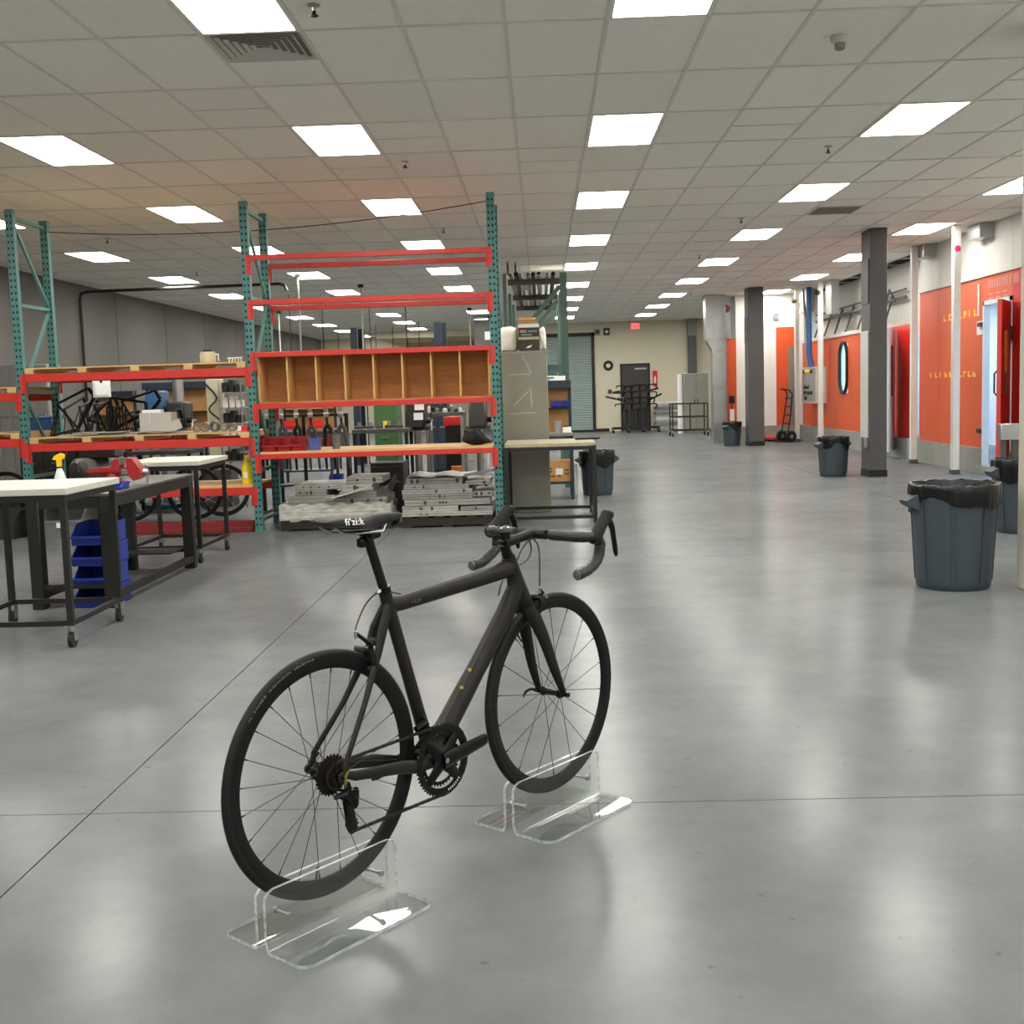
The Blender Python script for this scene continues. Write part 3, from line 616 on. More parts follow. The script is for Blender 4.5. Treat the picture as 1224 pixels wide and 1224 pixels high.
# ================================================================== THE PALLET RACK
YF, DEP = 12.28, .92; YBk = YF+DEP
def wpart(mb, name, mt, root, ang=38):
    o = mb.build(name, mt, root, ang=ang); o.location = -root.location; return o
def wthing(name, label, cat, mb_parts, base, group=None):
    t = thing(name, label, cat, base, 0, group)
    for nm, mb, mt in mb_parts: wpart(mb, nm, mt, t)
    return t
def wsingle(name, label, cat, mb, mt, base, group=None, ang=38):
    o = mb.build(name, mt, ang=ang); me = o.data; me.transform(Matrix.Translation(-Vector(base))); o.location = base
    return tag(o, label, cat, group)
def avgx(*ps): return sum(D(px, py, YF+.03).x for px, py in ps)/len(ps)
PX = [avgx((15, 260), (24, 480)), avgx((292, 260), (308, 600)), avgx((586, 250), (597, 600))]
ZT = D(292, 240, YF).z
def post(x, y, zt):
    q = M(); w_, d_ = .04, .07
    cols = [(-w_, -.03), (-.01, .01), (.03, w_)]
    for a, b in cols: q.box(x+a, x+b, y, y+.003, 0, zt)
    for a, b in ((-.03, -.01), (.01, .03)):
        z = .03; q.quad((x+a, y, 0), (x+b, y, 0), (x+b, y, z), (x+a, y, z))
        while z < zt-.06:
            z2 = min(z+.042, zt); q.quad((x+a, y, z), (x+b, y, z), (x+b, y, z2), (x+a, y, z2)); z += .066
        q.quad((x+a, y, z), (x+b, y, z), (x+b, y, zt), (x+a, y, zt))
    for s in (-1, 1): q.box(x+s*w_-.0015, x+s*w_+.0015, y, y+d_, 0, zt)
    q.box(x-w_+.002, x+w_-.002, y+.012, y+.014, 0, zt-.01, mi=1).box(x-w_, x+w_, y+d_-.003, y+d_, 0, zt); q.box(x-w_, x+w_, y, y+d_, zt-.002, zt)  # black plate behind the holes paints the shade inside the post
    q.box(x-.06, x+.06, y-.02, y+.1, 0, .006); return q
rack = thing('pallet_rack', 'tall teal and red steel pallet rack standing across the shop floor', 'pallet rack', (PX[1], YF, 0))
for x in PX:
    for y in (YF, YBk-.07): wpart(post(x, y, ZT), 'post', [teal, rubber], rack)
    zs = [ZT-.08, ZT-.98, ZT-1.9, ZT-2.8]; y0, y1 = YF+.07, YBk-.07
    for z in zs+[.12]: wpart(M().bar((x, y0, z), (x, y1, z), .035, .035), 'brace', teal, rack)
    for k in range(len(zs)-1):
        a, b = (y0, y1) if k % 2 == 0 else (y1, y0); wpart(M().bar((x, a, zs[k]-.03), (x, b, zs[k+1]+.03), .03, .03), 'brace', teal, rack)
def beam(x0, x1, z, h, back, m_=red):
    y = YBk-.045 if back else YF-.002; yy = (y, y+.045)
    b = wpart(M().box(x0+.045, x1-.045, yy[0], yy[1], z-h/2, z+h/2, .004), 'beam', m_, rack)
    ys = (YF-.008, YF-.002) if not back else (YBk+.002, YBk+.008)
    for x, s in ((x0, 1), (x1, -1)):
        c = M().box(x+s*.0, x+s*.062, ys[0], ys[1], z+h/2-.2, z+h/2).box(x+s*.042, x+s*.048, min(ys[0], yy[0]), max(ys[1], yy[1]), z+h/2-.2, z+h/2)
        o = c.build('connector', m_, b); o.location = (0, 0, 0)
def bz(px, py): return D(px, py, YF).z
MB_ = [bz(440, y) for y in (303, 357, 420, 482, 542.5)]; LB = [bz(160, 448.5), bz(160, 532), bz(160, 591)]; FB = [bz(7, 475), bz(7, 530)]
for z in MB_:
    for bk in (0, 1): beam(PX[1], PX[2], z, .055, bk)
for z in LB:
    for bk in (0, 1): beam(PX[0], PX[1], z, .086, bk, red)
XFL = PX[0]-2.45
for z in FB:
    for bk in (0, 1): beam(XFL, PX[0], z, .086, bk)
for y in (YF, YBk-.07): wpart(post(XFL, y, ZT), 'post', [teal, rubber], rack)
# sagging wire between the post tops
a, b = Vector((PX[0]+.03, YBk-.05, ZT-.12)), Vector((PX[2], YF+.02, ZT-.08))
tag(M().tube([a.lerp(b, k/16)-Vector((0, 0, .14*(1-(2*k/16-1)**2))) for k in range(17)], .005, 5).build('wire', dark), 'thin dark wire sagging between the tops of the rack posts', 'wire')
# shelf decks
def deck(x0, x1, zbeam, h, nb, label, top=.014, bh=.05):
    z = zbeam+h/2; t = thing('shelf_deck', label, 'shelf deck', ((x0+x1)/2, YF+.4, z), 0, 'wooden decks on the rack')
    x0 += .05; x1 -= .05
    if nb:
        for k in range(nb): xc = x0+.05+(x1-x0-.1)*k/(nb-1); wpart(M().box(xc-.047, xc+.047, YF-.005, YBk+.005, z, z+bh, .003), 'bearer', pine, t)
        z += bh
    n = 5
    for k in range(n): wpart(M().box(x0, x1, YF+.0+k*(DEP/n)+.002, YF+(k+1)*(DEP/n)-.002, z, z+top), 'board', pine, t)
    return z+top
zA = deck(PX[0], PX[1], LB[0], .086, 5, 'wooden deck with end-on bearers on the upper red beam of the open bay')
zB = deck(PX[0], PX[1], LB[1], .086, 5, 'wooden deck with aluminium sheets and a grey carton on it')
zC = deck(PX[0], PX[1], LB[2], .086, 0, 'low plywood deck carrying the yellow jug', .02)
zF1 = deck(XFL, PX[0], FB[0], .086, 5, 'wooden deck of the outer rack bay, higher of the two'); zF2 = deck(XFL, PX[0], FB[1], .086, 5, 'wooden deck of the outer rack bay, lower of the two')
z5 = deck(PX[1], PX[2], MB_[4], .055, 0, 'thin plywood deck below the wooden cubby box', .022)
# plywood cubby box of eight compartments
zc0, zc1 = MB_[3]+.03, MB_[2]-.01; x0, x1 = PX[1]+.06, PX[2]-.06
t = thing('cubby_box', 'long plywood cubby box of eight open compartments on the rack', 'cubby box', ((x0+x1)/2, YF+.25, zc0))
wpart(M().box(x0, x1, YF+.42, YF+.43, zc0, zc1), 'back_panel', ply, t); wpart(M().box(x0, x1, YF+.05, YF+.43, zc0, zc0+.012), 'bottom_panel', ply, t); wpart(M().box(x0, x1, YF+.05, YF+.43, zc1-.012, zc1), 'top_panel', ply, t)
for k in range(9): xc = x0+.009+(x1-x0-.018)*k/8; wpart(M().box(xc-.008, xc+.008, YF+.045, YF+.42, zc0+.012, zc1-.012), 'divider', mat('divider_ply', (206, 160, 98), .65, var=.14, scale=5, stretch=(8, 8, 1)), t)

# ---- small containers
def hopper(w_, d_, h, t_=.004):
    # open bin with a lowered, raked front (towards -Y)
    q = M(); lip = h*.45
    q.box(-w_/2, w_/2, -d_/2, d_/2, 0, t_).box(-w_/2, w_/2, d_/2-t_, d_/2, 0, h)
    q.prism([(-w_/2, -d_/2, 0), (w_/2, -d_/2, 0), (w_/2, -d_/2-.012, lip), (-w_/2, -d_/2-.012, lip)], (0, t_, 0))
    for s in (-1, 1): q.prism([(s*w_/2, d_/2, 0), (s*w_/2, d_/2, h), (s*w_/2, -d_/2+d_*.3, h), (s*w_/2, -d_/2-.012, lip), (s*w_/2, -d_/2, 0)], (-s*t_, 0, 0))
    q.box(-w_/2-.004, w_/2+.004, d_/2-.002, d_/2+.006, h-.014, h); q.box(-w_/2-.006, w_/2+.006, -d_/2-.02, -d_/2-.008, lip-.016, lip)
    return q
for k, (px, lb) in enumerate(((324.5, 'dark red hopper bin beside the rack post'), (342, 'dark red hopper bin between two other red bins'), (359.5, 'dark red hopper bin next to the blue tub'))):
    p = D(px, 548, YF+.12); tag(hopper(.145, .24, .15).build('hopper_bin', mat('red_bin', (150, 24, 26), .4, var=.08), loc=(p.x, YF+.16, z5)), lb, 'bin', 'red bins on the rack')
p = D(377, 540, YF+.12); t = thing('plastic_tub', 'square violet-blue plastic tub beside the red bins', 'tub', (p.x, YF+.14, z5))
M().lathe([(.07, 0), (.085, .115), (.092, .115), (.092, .128), (.084, .128), (.068, .008), (0, .008)], n=4, axis=(0, 0, 1)).build('shell', mat('tub_blue', (72, 84, 150), .5), t, rz=pi/4); t.children[0].rotation_euler = (0, 0, 0)
p = D(402, 535, YF+.3); t = thing('pail', 'tapered grey metal pail standing alone on the thin deck', 'pail', (p.x, YF+.3, z5)); M().lathe([(.04, 0), (.057, .155), (.06, .16), (.053, .16), (.037, .006), (0, .006)], n=18).build('shell', mat('dull_zinc', (112, 112, 110), .5, .4), t)
M().tube([(.055*cos(a), -.005, .16+.03*sin(a)) for a in [pi*k/8 for k in range(9)]], .002, 5).build('bail', dark, t)
# black cloth bag slumped on the thin deck
p = D(572, 532, YF+.25); q = M(); q.ball((0, 0, .075), 1, (.16, .14, .075), 18)
for v in q.bm.verts: f_ = 1+.22*sin(v.co.x*30+v.co.y*17)*cos(v.co.y*23); v.co.z = max(.0, v.co.z*f_*(1.15-.8*max(0, v.co.x)/.16)); v.co.x *= 1+.15*sin(v.co.z*40)
wsingle('cloth_bag', 'black cloth bag slumped at the end of the thin deck', 'bag', q, mat('black_cloth', (20, 20, 21), .9, bump=.4), (0, 0, 0)).location = (p.x-.02, YF+.27, z5)
# yellow jug
p = D(296, 580, YF+.2); t = thing('yellow_jug', 'bright yellow plastic jug with white label on the low deck', 'jug', (p.x, YF+.2, zC))
M().lathe([(.05, 0), (.054, .01), (.054, .19), (.035, .25), (.018, .275), (.018, .3), (0, .3)], n=14).build('body', yellow, t); M().lathe([(.021, .285), (.021, .31), (0, .312)], n=12).build('cap', yellow, t); M().box(-.02, .02, -.056, -.05, .07, .13).build('paper_label', paper, t)
M().tube([(.05, 0, .17), (.075, 0, .19), (.06, 0, .25), (.02, 0, .262)], .009, 6).build('handle', yellow, t)
# things on the upper deck of the open bay
p = D(249, 434, YF+.45); t = thing('drink_cooler', 'cream plastic drum with side handle on the upper deck', 'drum', (p.x, YF+.45, zA))
M().lathe([(.075, 0), (.085, .02), (.088, .1), (.08, .115), (.08, .13), (0, .135)], n=18).build('body', mat('cream_plastic', (196, 190, 160), .5), t); M().lathe([(.05, .133), (.05, .15), (0, .152)], n=14).build('lid', dark, t); M().tube([(.08, 0, .1), (.115, -.01, .1), (.115, -.01, .03)], .01, 6).build('side_handle', offw, t)
p = D(281, 434, YF+.3); q = M()
for k in range(5): q.tube([(-.07+.035*k, 0, 0), (-.055+.03*k, .01, .05)], .006, 5)
q.bar((-.08, 0, .05), (.08, .01, .055), .012, .012); wsingle('wire_bracket', 'white bent bracket lying on the upper deck by the post', 'bracket', q, white, (0, 0, 0)).location = (p.x, YF+.3, zA)
# sheet of paper clipped under the upper beam
p = D(123, 468, YF+.02); t = thing('paper_sheet', 'white paper sheet clipped below the red beam of the open bay', 'paper', (p.x, YF-.012, LB[0]-.048))
q = M(); q.grid([[(-.095+.19*i/4, -.008*sin(i*1.3)*k/4, -.175*k/4) for i in range(5)] for k in range(5)]); s_ = q.build('sheet', paper, t); s_.modifiers.new('thickness', 'SOLIDIFY').thickness = .001
M().box(-.012, .012, -.006, .004, -.022, .008).build('binder_clip', blackp, t)
# middle deck: aluminium sheets, grey carton, rings, red box
for k, (pa, pb, dz, yo) in enumerate(((70, 170, 0, .1), (120, 216, .013, .18), (86, 150, .026, .02))):
    a, b = D(pa, 520, YF+yo), D(pb, 520, YF+yo+.1); q = M().box(-(b.x-a.x)/2, (b.x-a.x)/2, -.12, .12, 0, .012, .002)
    tag(q.build('aluminium_sheet', alu, loc=((a.x+b.x)/2, YF+.13+yo*.6, zB+dz+.0005*k), rz=.03*(k-1)), ['long bare aluminium sheet lying flat on the middle deck', 'aluminium sheet lying across the others below the grey carton', 'short aluminium sheet at the front edge of the middle deck'][k], 'metal sheet', 'aluminium sheets on the deck')
p = D(187, 515, YF+.3); a, b = D(167, 515, YF+.2), D(205, 515, YF+.2); zc = zB+.026
t = thing('grey_carton', 'plain grey carton with open flap on the middle deck', 'carton', ((a.x+b.x)/2, YF+.3, zc)); hw = (b.x-a.x)/2
M().box(-hw, hw, -.09, .12, 0, .2, .003).build('body', mat('grey_card', (178, 172, 164), .8, var=.04), t); M().bar((-hw*.35, -.092, .1), (-hw*.35, -.092, .198), .002, .002, (0, 1, 0)).box(-hw+.02, hw*.3, -.05, .06, .2, .232).build('paper_stack', paper, t); M().bar((hw*.95, -.09, .1), (hw*1.15, -.09, .0), .004, .2, (0, 0, 1)).build('flap', mat('grey_card', (178, 172, 164)), t)
for k, (px, r_) in enumerate(((236, .045), (245, .055), (258, .058), (268, .05), (279, .045))):
    p = D(px, 515, YF+.25); q = M().lathe([(r_*.62, -.02), (r_, -.02), (r_, .02), (r_*.62, .02)], (0, 0, r_), 20, (.35*(k % 3-1), 1, .0), True)
    for kk in range(8): a = 2*pi*kk/8; q.box(-.006+r_*.8*cos(a), .006+r_*.8*cos(a), -.026, .026, r_+r_*.8*sin(a)-.006, r_+r_*.8*sin(a)+.006)
    tag(q.build('steel_ring', mat('machined_steel', (128, 126, 122), .4, .8, var=.2), loc=(p.x, YF+.22+.03*(k % 2), zB+.002)), 'machined steel pulley ring standing on the middle deck', 'ring', 'steel rings on the deck')
p = D(296, 513, YF+.1); t = thing('small_red_box', 'small red and white box on the middle deck against the post', 'box', (p.x-.04, YF+.12, zB)); M().box(-.05, .05, -.06, .06, 0, .06, .003).build('body', cred, t); M().box(-.052, -.02, -.062, .062, .01, .062).build('paper_label', paper, t)

# ---- carbon bicycle frames stored on the middle deck
def carbon_frame(loc, rz, tilt, label, sc=1, grp='bicycle frames stored on the rack'):
    t = thing('frameset', label, 'bicycle frame', loc, rz, grp); rt = Matrix.Rotation(tilt, 4, 'Y')
    def T(p): return rt @ (Vector(p)*sc)
    bb, stt, htt, htb, dro = (0, 0, .04), (-.14, 0, .46), (.36, 0, .5), (.4, 0, .36), (-.38, 0, .08)
    M().tube([T(bb), T(stt)], .017*sc, 8).build('seat_tube', bmatte, t); M().tube([T(stt), T(htt)], .018*sc, 8).build('top_tube', bmatte, t); M().tube([T(bb), T(htb)], .027*sc, 8).build('down_tube', bmatte, t); M().tube([T(htt), T(htb)], .026*sc, 8).build('head_tube', bmatte, t)
    for s in (-1, 1):
        M().tube([T((-.13, s*.01, .42)), T((-.38, s*.06, .08))], .009*sc, 6).build('seat_stay', bmatte, t); M().tube([T((-.02, s*.03, .04)), T((-.38, s*.06, .08))], .011*sc, 6).build('chain_stay', bmatte, t)
    return t
for k, (px, tl, lb) in enumerate(((100, -.35, 'black bicycle frame tipped forward on the deck beside the inner post'), (134, .25, 'black bicycle frame standing on the deck behind the paper sheet'), (158, -.2, 'black bicycle frame leaning on the deck next to the grey carton'))):
    p = D(px, 512, YF+.55); carbon_frame((p.x, YF+.42+.18*k, zB+.03+.02*(k == 0)), .06*k, tl, lb, .78)
for k in range(7):
    p = D(131+k*3.6, 515, YF+.45); t = thing('fork_blank', 'slim black carbon fork blank standing on the middle deck', 'fork', (p.x, YF+.42, zB), .1*k, 'fork blanks on the rack')
    M().tube([(0, 0, .23), (0, 0, .31)], .012, 6).build('steerer', bmatte, t)
    for s in (-1, 1): M().tube([(0, 0, .25), (0, s*.02, .2), (0, s*.025, 0)], [.014, .01, .005], 6).build('blade', bmatte, t)

# ---- pallets of aluminium mould plates below the cubby box
def pallet(loc, w_, d_, label):
    t = thing('pallet', label, 'pallet', loc, 0, 'dark pallets under the rack'); dk = mat('dark_pallet_wood', (36, 32, 29), .85, var=.2)
    for y in (-d_/2+.05, 0, d_/2-.05): M().box(-w_/2, w_/2, y-.045, y+.045, .018, .095).build('stringer', dk, t)
    for k in range(6): x = -w_/2+.05+(w_-.1)*k/5; M().box(x-.05, x+.05, -d_/2, d_/2, .095, .113).build('deck_board', dk, t)
    for k in range(3): x = -w_/2+.05+(w_-.1)*k/2; M().box(x-.05, x+.05, -d_/2, d_/2, 0, .018).build('bottom_board', dk, t)
    return t
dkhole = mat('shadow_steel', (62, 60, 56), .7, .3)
def plates(x0, x1, yc, d_, layers, where):
    n = 0
    for (fa, fb, z0, h, yo) in layers:
        a, b = x0+(x1-x0)*fa, x0+(x1-x0)*fb; n += 1
        t = thing('mould_plate', 'bare aluminium mould plate stacked on the '+where, 'metal plate', ((a+b)/2, yc+yo, z0), random.uniform(-.025, .025), 'mould plates on the '+where)
        w_ = b-a; dd = d_*random.uniform(.75, 1)
        M().box(-w_/2, w_/2, -dd/2, dd/2, 0, h, .003).build('plate', alu, t)
        M().box(-w_/2+.004, w_/2-.004, -dd/2-.001, -dd/2+.004, h*.47, h*.53).build('parting_line', dkhole, t)
        for kk in range(random.randint(1, 4)):
            x = random.uniform(-w_*.42, w_*.42)
            if random.random() < .5: M().lathe([(0, .002), (h*.2, .002), (h*.2, 0)], (x, -dd/2, h/2), 12, (0, -1, 0)).build('bolt_hole', dkhole, t)
            else: M().box(x-h*.22, x+h*.22, -dd/2-.0015, -dd/2+.002, h*.2, h*.8).build('clamp_slot', dkhole, t)
xa, xb = D(335, 620, YF).x, D(462, 620, YF).x; xc_, xd = D(480, 620, YF).x, D(589, 620, YF).x
yp = YF+.42
pallet(((xa+xb)/2+.02, yp, 0), xb-xa+.05, .8, 'dark wooden pallet under the film-wrapped plates'); pallet(((xc_+xd)/2, yp, 0), xd-xc_, .8, 'dark wooden pallet under the holed plates beside the rack post')
plates(xa, xb, yp, .72, [(0, .72, .114, .075, 0), (.02, .96, .19, .07, 0), (0, .55, .261, .03, .04), (.42, 1, .262, .075, 0), (.05, .5, .292, .07, .08), (.12, .42, .363, .06, .1), (.55, .9, .338, .06, .03), (.1, .62, .424, .05, .15), (.56, .86, .399, .075, .04), (.6, .95, .475, .07, .12)], 'pallet with clear film')
plates(xc_, xd, yp, .72, [(0, 1, .114, .05, 0), (0, .62, .165, .06, 0), (.64, 1, .165, .045, 0), (.02, .97, .226, .065, 0), (.0, .78, .292, .055, 0), (0, .78, .348, .05, .03), (.02, .74, .399, .05, .02), (.05, .68, .45, .07, .0), (.75, .99, .3, .06, .1), (.7, .98, .43, .05, .08)], 'pallet beside the rack post')
# loose tilted plate on each stack
wsingle('cover_plate', 'thin aluminium cover plate leaning across the film-wrapped stack', 'metal plate', M().bar((xa+.56, yp-.38, .345), (xb-.14, yp-.38, .46), .14, .02, (0, 0, 1)), alu, ((xa+xb)/2, yp-.38, .34))
wsingle('sheet_offcut', 'bright bent sheet lying on top of the holed plates', 'metal sheet', M().grid([[(xc_+.06+.09*i, yp-.33+.2*k, .53+.012*sin(i*1.7)+.004*k) for i in range(9)] for k in range(4)]) and (lambda q: (q.grid([[(xc_+.06+.09*i, yp-.33+.2*k, .535+.012*sin(i*1.7)+.004*k) for i in range(9)] for k in range(4)]), q)[1])(M()), alu, ((xc_+xd)/2, yp, .52))
wsingle('steel_bar', 'dark steel bar sticking out of the plate stack by the post', 'bar', M().bar((xd-.28, yp-.42, .545), (xd+.03, yp-.5, .6), .05, .03), steel, (xd-.1, yp-.45, .55))
# clear film round the lower plates
film = clear_mat('stretch_film', (.92, .93, .93), .12, .5, (225, 222, 212)); q = M(); rows = []
for k in range(7):
    z = .1+.03*k; r_ = []
    for i in range(41):
        f_ = i/40; x = xa-.02+(xb-xa+.06)*min(1, f_/.85) ; y = yp-.375 if f_ < .85 else yp-.375+(f_-.85)/.15*.5
        r_.append((x, y-.008*random.random(), z+.012*sin(i*1.1+k)))
    rows.append(r_)
q.grid(rows); wsingle('stretch_film', 'crumpled clear film wrapped round the aluminium plates', 'film', q, film, ((xa+xb)/2, yp-.36, .1), ang=180)
q = M(); rows = []
for k in range(9):
    rows.append([(xb-.04+.012*random.random()+.1*sin(pi*i/10)*(.6+.4*sin(k)), yp-.3+.06*i, .18+.045*k+.02*random.random()-.03*(k/8)*abs(i-4)) for i in range(11)])
q.grid(rows); wsingle('bunched_film', 'bunch of dull plastic film standing up at the end of the plate stack', 'film', q, clear_mat('dull_film', (.7, .7, .7), .3, .75, (118, 114, 106)), (xb, yp, .18), ang=180)
# red beam lying on the floor behind the carts
a, b = G(118, 640), G(301, 637); wsingle('spare_beam', 'dark red steel beam lying on the floor under the open rack bay', 'steel beam', M().box(a.x, PX[1]-.08, YF+.12, YF+.22, .0, .12, .006).box(a.x, PX[1]-.08, YF+.05, YF+.13, 0, .05, .004), darkred, ((a.x+b.x)/2, YF+.15, 0))
# totes on the floor under the rack
def tote(w_, d_, h, mt, loc, label, cat='tote', paperlab=True, rz=0, nm='tote'):
    t = thing(nm, label, cat, loc, rz); tk = .006; q = M()
    q.box(-w_/2+.02, w_/2-.02, -d_/2+.02, d_/2-.02, 0, .01)
    for s in (-1, 1):
        q.prism([(s*(w_/2-.02), -d_/2+.02, 0), (s*(w_/2-.02), d_/2-.02, 0), (s*w_/2, d_/2, h), (s*w_/2, -d_/2+d_*.25, h), (s*w_/2, -d_/2, h*.62)], (-s*tk, 0, 0))
    q.prism([(-w_/2+.02, d_/2-.02, 0), (w_/2-.02, d_/2-.02, 0), (w_/2, d_/2, h), (-w_/2, d_/2, h)], (0, -tk, 0))
    q.prism([(-w_/2+.02, -d_/2+.02, 0), (w_/2-.02, -d_/2+.02, 0), (w_/2, -d_/2, h*.62), (-w_/2, -d_/2, h*.62)], (0, tk, 0))
    q.build('shell', mt, t); M().box(-w_/2-.01, w_/2+.01, -d_/2-.014, -d_/2+.002, h*.56, h*.63).box(-w_/2-.012, -w_/2+.004, -d_/2+d_*.2, d_/2, h-.03, h).box(w_/2-.004, w_/2+.012, -d_/2+d_*.2, d_/2, h-.03, h).build('rim', mt, t)
    for x in (-w_/2+.04, w_/2-.04): M().prism([(x-.03, -d_/2+.012, 0), (x+.03, -d_/2+.012, 0), (x+.03, -d_/2-.01, h*.57), (x-.03, -d_/2-.01, h*.57)], (0, -.008, 0)).build('rib', mt, t)
    if paperlab: M().box(-.04, .04, -d_/2-.018, -d_/2-.014, h*.38, h*.56).build('paper_label', paper, t)
    return t
p = G(72, 644); tote(.46, .5, .3, totegrey, (p.x, YF+.2, 0), 'grey open-fronted plastic tote with white label on the floor')
p = G(10, 650); tote(.5, .5, .3, mat('black_tote', (44, 44, 46), .5), (PX[0]-.4, YF+.2, 0), 'black open-fronted plastic tote on the floor under the outer rack bay', paperlab=False)

# ================================================================== CARTS, BENCH AND WHAT STANDS ON THEM
ctop = mat('worn_white_board', (190, 187, 176), .55, var=.08, scale=3)
def caster(t, x, y, r=.05, rz=0, h=.13):
    c = M().box(x-.035, x+.035, y-.03, y+.03, h-.006, h).box(x-.022, x-.018, y-.02, y+.03, .04, h).box(x+.018, x+.022, y-.02, y+.03, .04, h).build('caster', steel, t)
    M().lathe([(0, -.016), (r*.5, -.016), (r, -.013), (r, .013), (r*.5, .016), (0, .016)], (x, y, r), 18, (1, 0, 0)).build('caster_wheel', rubber, c); return c
def cart(x0, x1, y0, y1, zt, label, th=.04, lw=.035):
    cx, cy = (x0+x1)/2, (y0+y1)/2; t = thing('workshop_cart', label, 'cart', (cx, cy, 0)); hx, hy = (x1-x0)/2, (y1-y0)/2; z0 = .13
    M().box(-hx-.02, hx+.02, -hy-.02, hy+.02, zt-th, zt, .004).build('table_top', ctop, t)
    for sx in (-1, 1):
        for sy in (-1, 1):
            M().box(sx*hx-sx*lw if sx > 0 else -hx, hx if sx > 0 else -hx+lw, (hy-lw) if sy > 0 else -hy, hy if sy > 0 else -hy+lw, z0, zt-th).build('leg', dark, t)
            caster(t, sx*(hx-.02), sy*(hy-.025), .045)
        M().box(sx*hx-(lw if sx > 0 else 0), sx*hx+(0 if sx > 0 else lw), -hy+lw, hy-lw, z0, z0+.03).build('lower_rail', dark, t); M().box(sx*hx-(.03 if sx > 0 else 0), sx*hx+(0 if sx > 0 else .03), -hy+lw, hy-lw, zt-th-.04, zt-th).build('upper_rail', dark, t)
    for sy in (-1, 1):
        M().box(-hx+lw, hx-lw, (hy-.03) if sy > 0 else -hy, hy if sy > 0 else -hy+.03, z0, z0+.03).build('lower_rail', dark, t); M().box(-hx+lw, hx-lw, (hy-.03) if sy > 0 else -hy, hy if sy > 0 else -hy+.03, zt-th-.04, zt-th).build('upper_rail', dark, t)
    return t
a, b, c_ = G(85, 775), G(143, 741), G(18, 746); zt1 = D(78, 583, a.y+.02).z
cart(c_.x-.03, (a.x+b.x)/2+.03, a.y+.01, (b.y+c_.y)/2, zt1, 'white-topped steel cart on casters beside the blue bins')
a, b, c_ = G(240, 674), G(277, 657), G(205, 655); zt2 = D(238, 551, a.y).z
cart(c_.x-.03, a.x+.01, a.y+.02, b.y+.02, zt2, 'white-topped steel cart on casters behind the bench vise')
# heavy steel bench
bx0, bx1, by0, by1 = -3.58, -2.98, 7.92, 9.82; bzt = D(236, 566, by1).z
t = thing('steel_bench', 'heavy dark steel bench with thick legs under the red vise', 'workbench', ((bx0+bx1)/2, (by0+by1)/2, 0)); hx, hy = (bx1-bx0)/2, (by1-by0)/2
M().box(-hx, hx, -hy, hy, bzt-.02, bzt, .003).build('bench_top', mat('bench_steel', (92, 92, 88), .45, .5, var=.2), t)
for sx in (-1, 1):
    for sy in (-1, 1): M().box(sx*(hx-.045)-.045, sx*(hx-.045)+.045, sy*(hy-.045)-.045, sy*(hy-.045)+.045, 0, bzt-.02, .006).build('leg', dark, t)
    M().box(sx*(hx-.03)-.025, sx*(hx-.03)+.025, -hy+.09, hy-.09, bzt-.1, bzt-.02).build('apron', dark, t); M().box(sx*(hx-.03)-.025, sx*(hx-.03)+.025, -hy+.09, hy-.09, .06, .11).build('lower_rail', dark, t)
for sy in (-1, 1): M().box(-hx+.09, hx-.09, sy*(hy-.03)-.025, sy*(hy-.03)+.025, bzt-.1, bzt-.02).build('apron', dark, t); M().box(-hx+.09, hx-.09, sy*(hy-.03)-.025, sy*(hy-.03)+.025, .14, .17).build('lower_rail', dark, t)
M().box(-hx+.09, hx-.09, hy-.42, hy-.06, .17, .18).build('foot_shelf', dark, t)
# vise on the bench
vr = mat('vise_red', (150, 26, 30), .42, var=.12); vy = 8.75; va = D(104, 575, vy).x; vb = D(166, 575, vy).x
t = thing('bench_vise', 'large dark red bench vise with steel handle on the steel bench', 'vise', ((va+vb)/2+.03, vy, bzt)); L_ = vb-va
M().box(-.14, .06, -.07, .07, 0, .03, .005).lathe([(.07, .03), (.055, .06), (.05, .09)], (-.03, 0, 0), 16).box(-.2, .05, -.045, .045, .08, .12, .008).build('base', vr, t)
M().prism([(-.06, -.06, .1), (.045, -.06, .1), (.045, -.06, .2), (.01, -.06, .2), (-.02, -.06, .14), (-.2, -.06, .125), (-.2, -.06, .1)], (0, .12, 0)).build('fixed_jaw', vr, t)
M().prism([(.1, -.065, .2), (.14, -.065, .2), (.2, -.065, .12), (.215, -.065, .06), (.15, -.065, .03), (.12, -.065, .06), (.1, -.065, .12)], (0, .13, 0)).build('moving_jaw', vr, t)
M().box(.04, .11, -.03, .03, .08, .11).cyl((-.1, 0, .09), (.24, 0, .09), .016, n=12).box(.045, .052, -.06, .06, .15, .205).box(.094, .1, -.06, .06, .15, .205).build('screw', steel, t)
M().cyl((.235, 0, .14), (.235, 0, -.08), .008, n=10).ball((.235, 0, .14), .014, n=8).ball((.235, 0, -.08), .014, n=8).cyl((.21, 0, .09), (.25, 0, .09), .024, n=12).build('handle', steel, t)
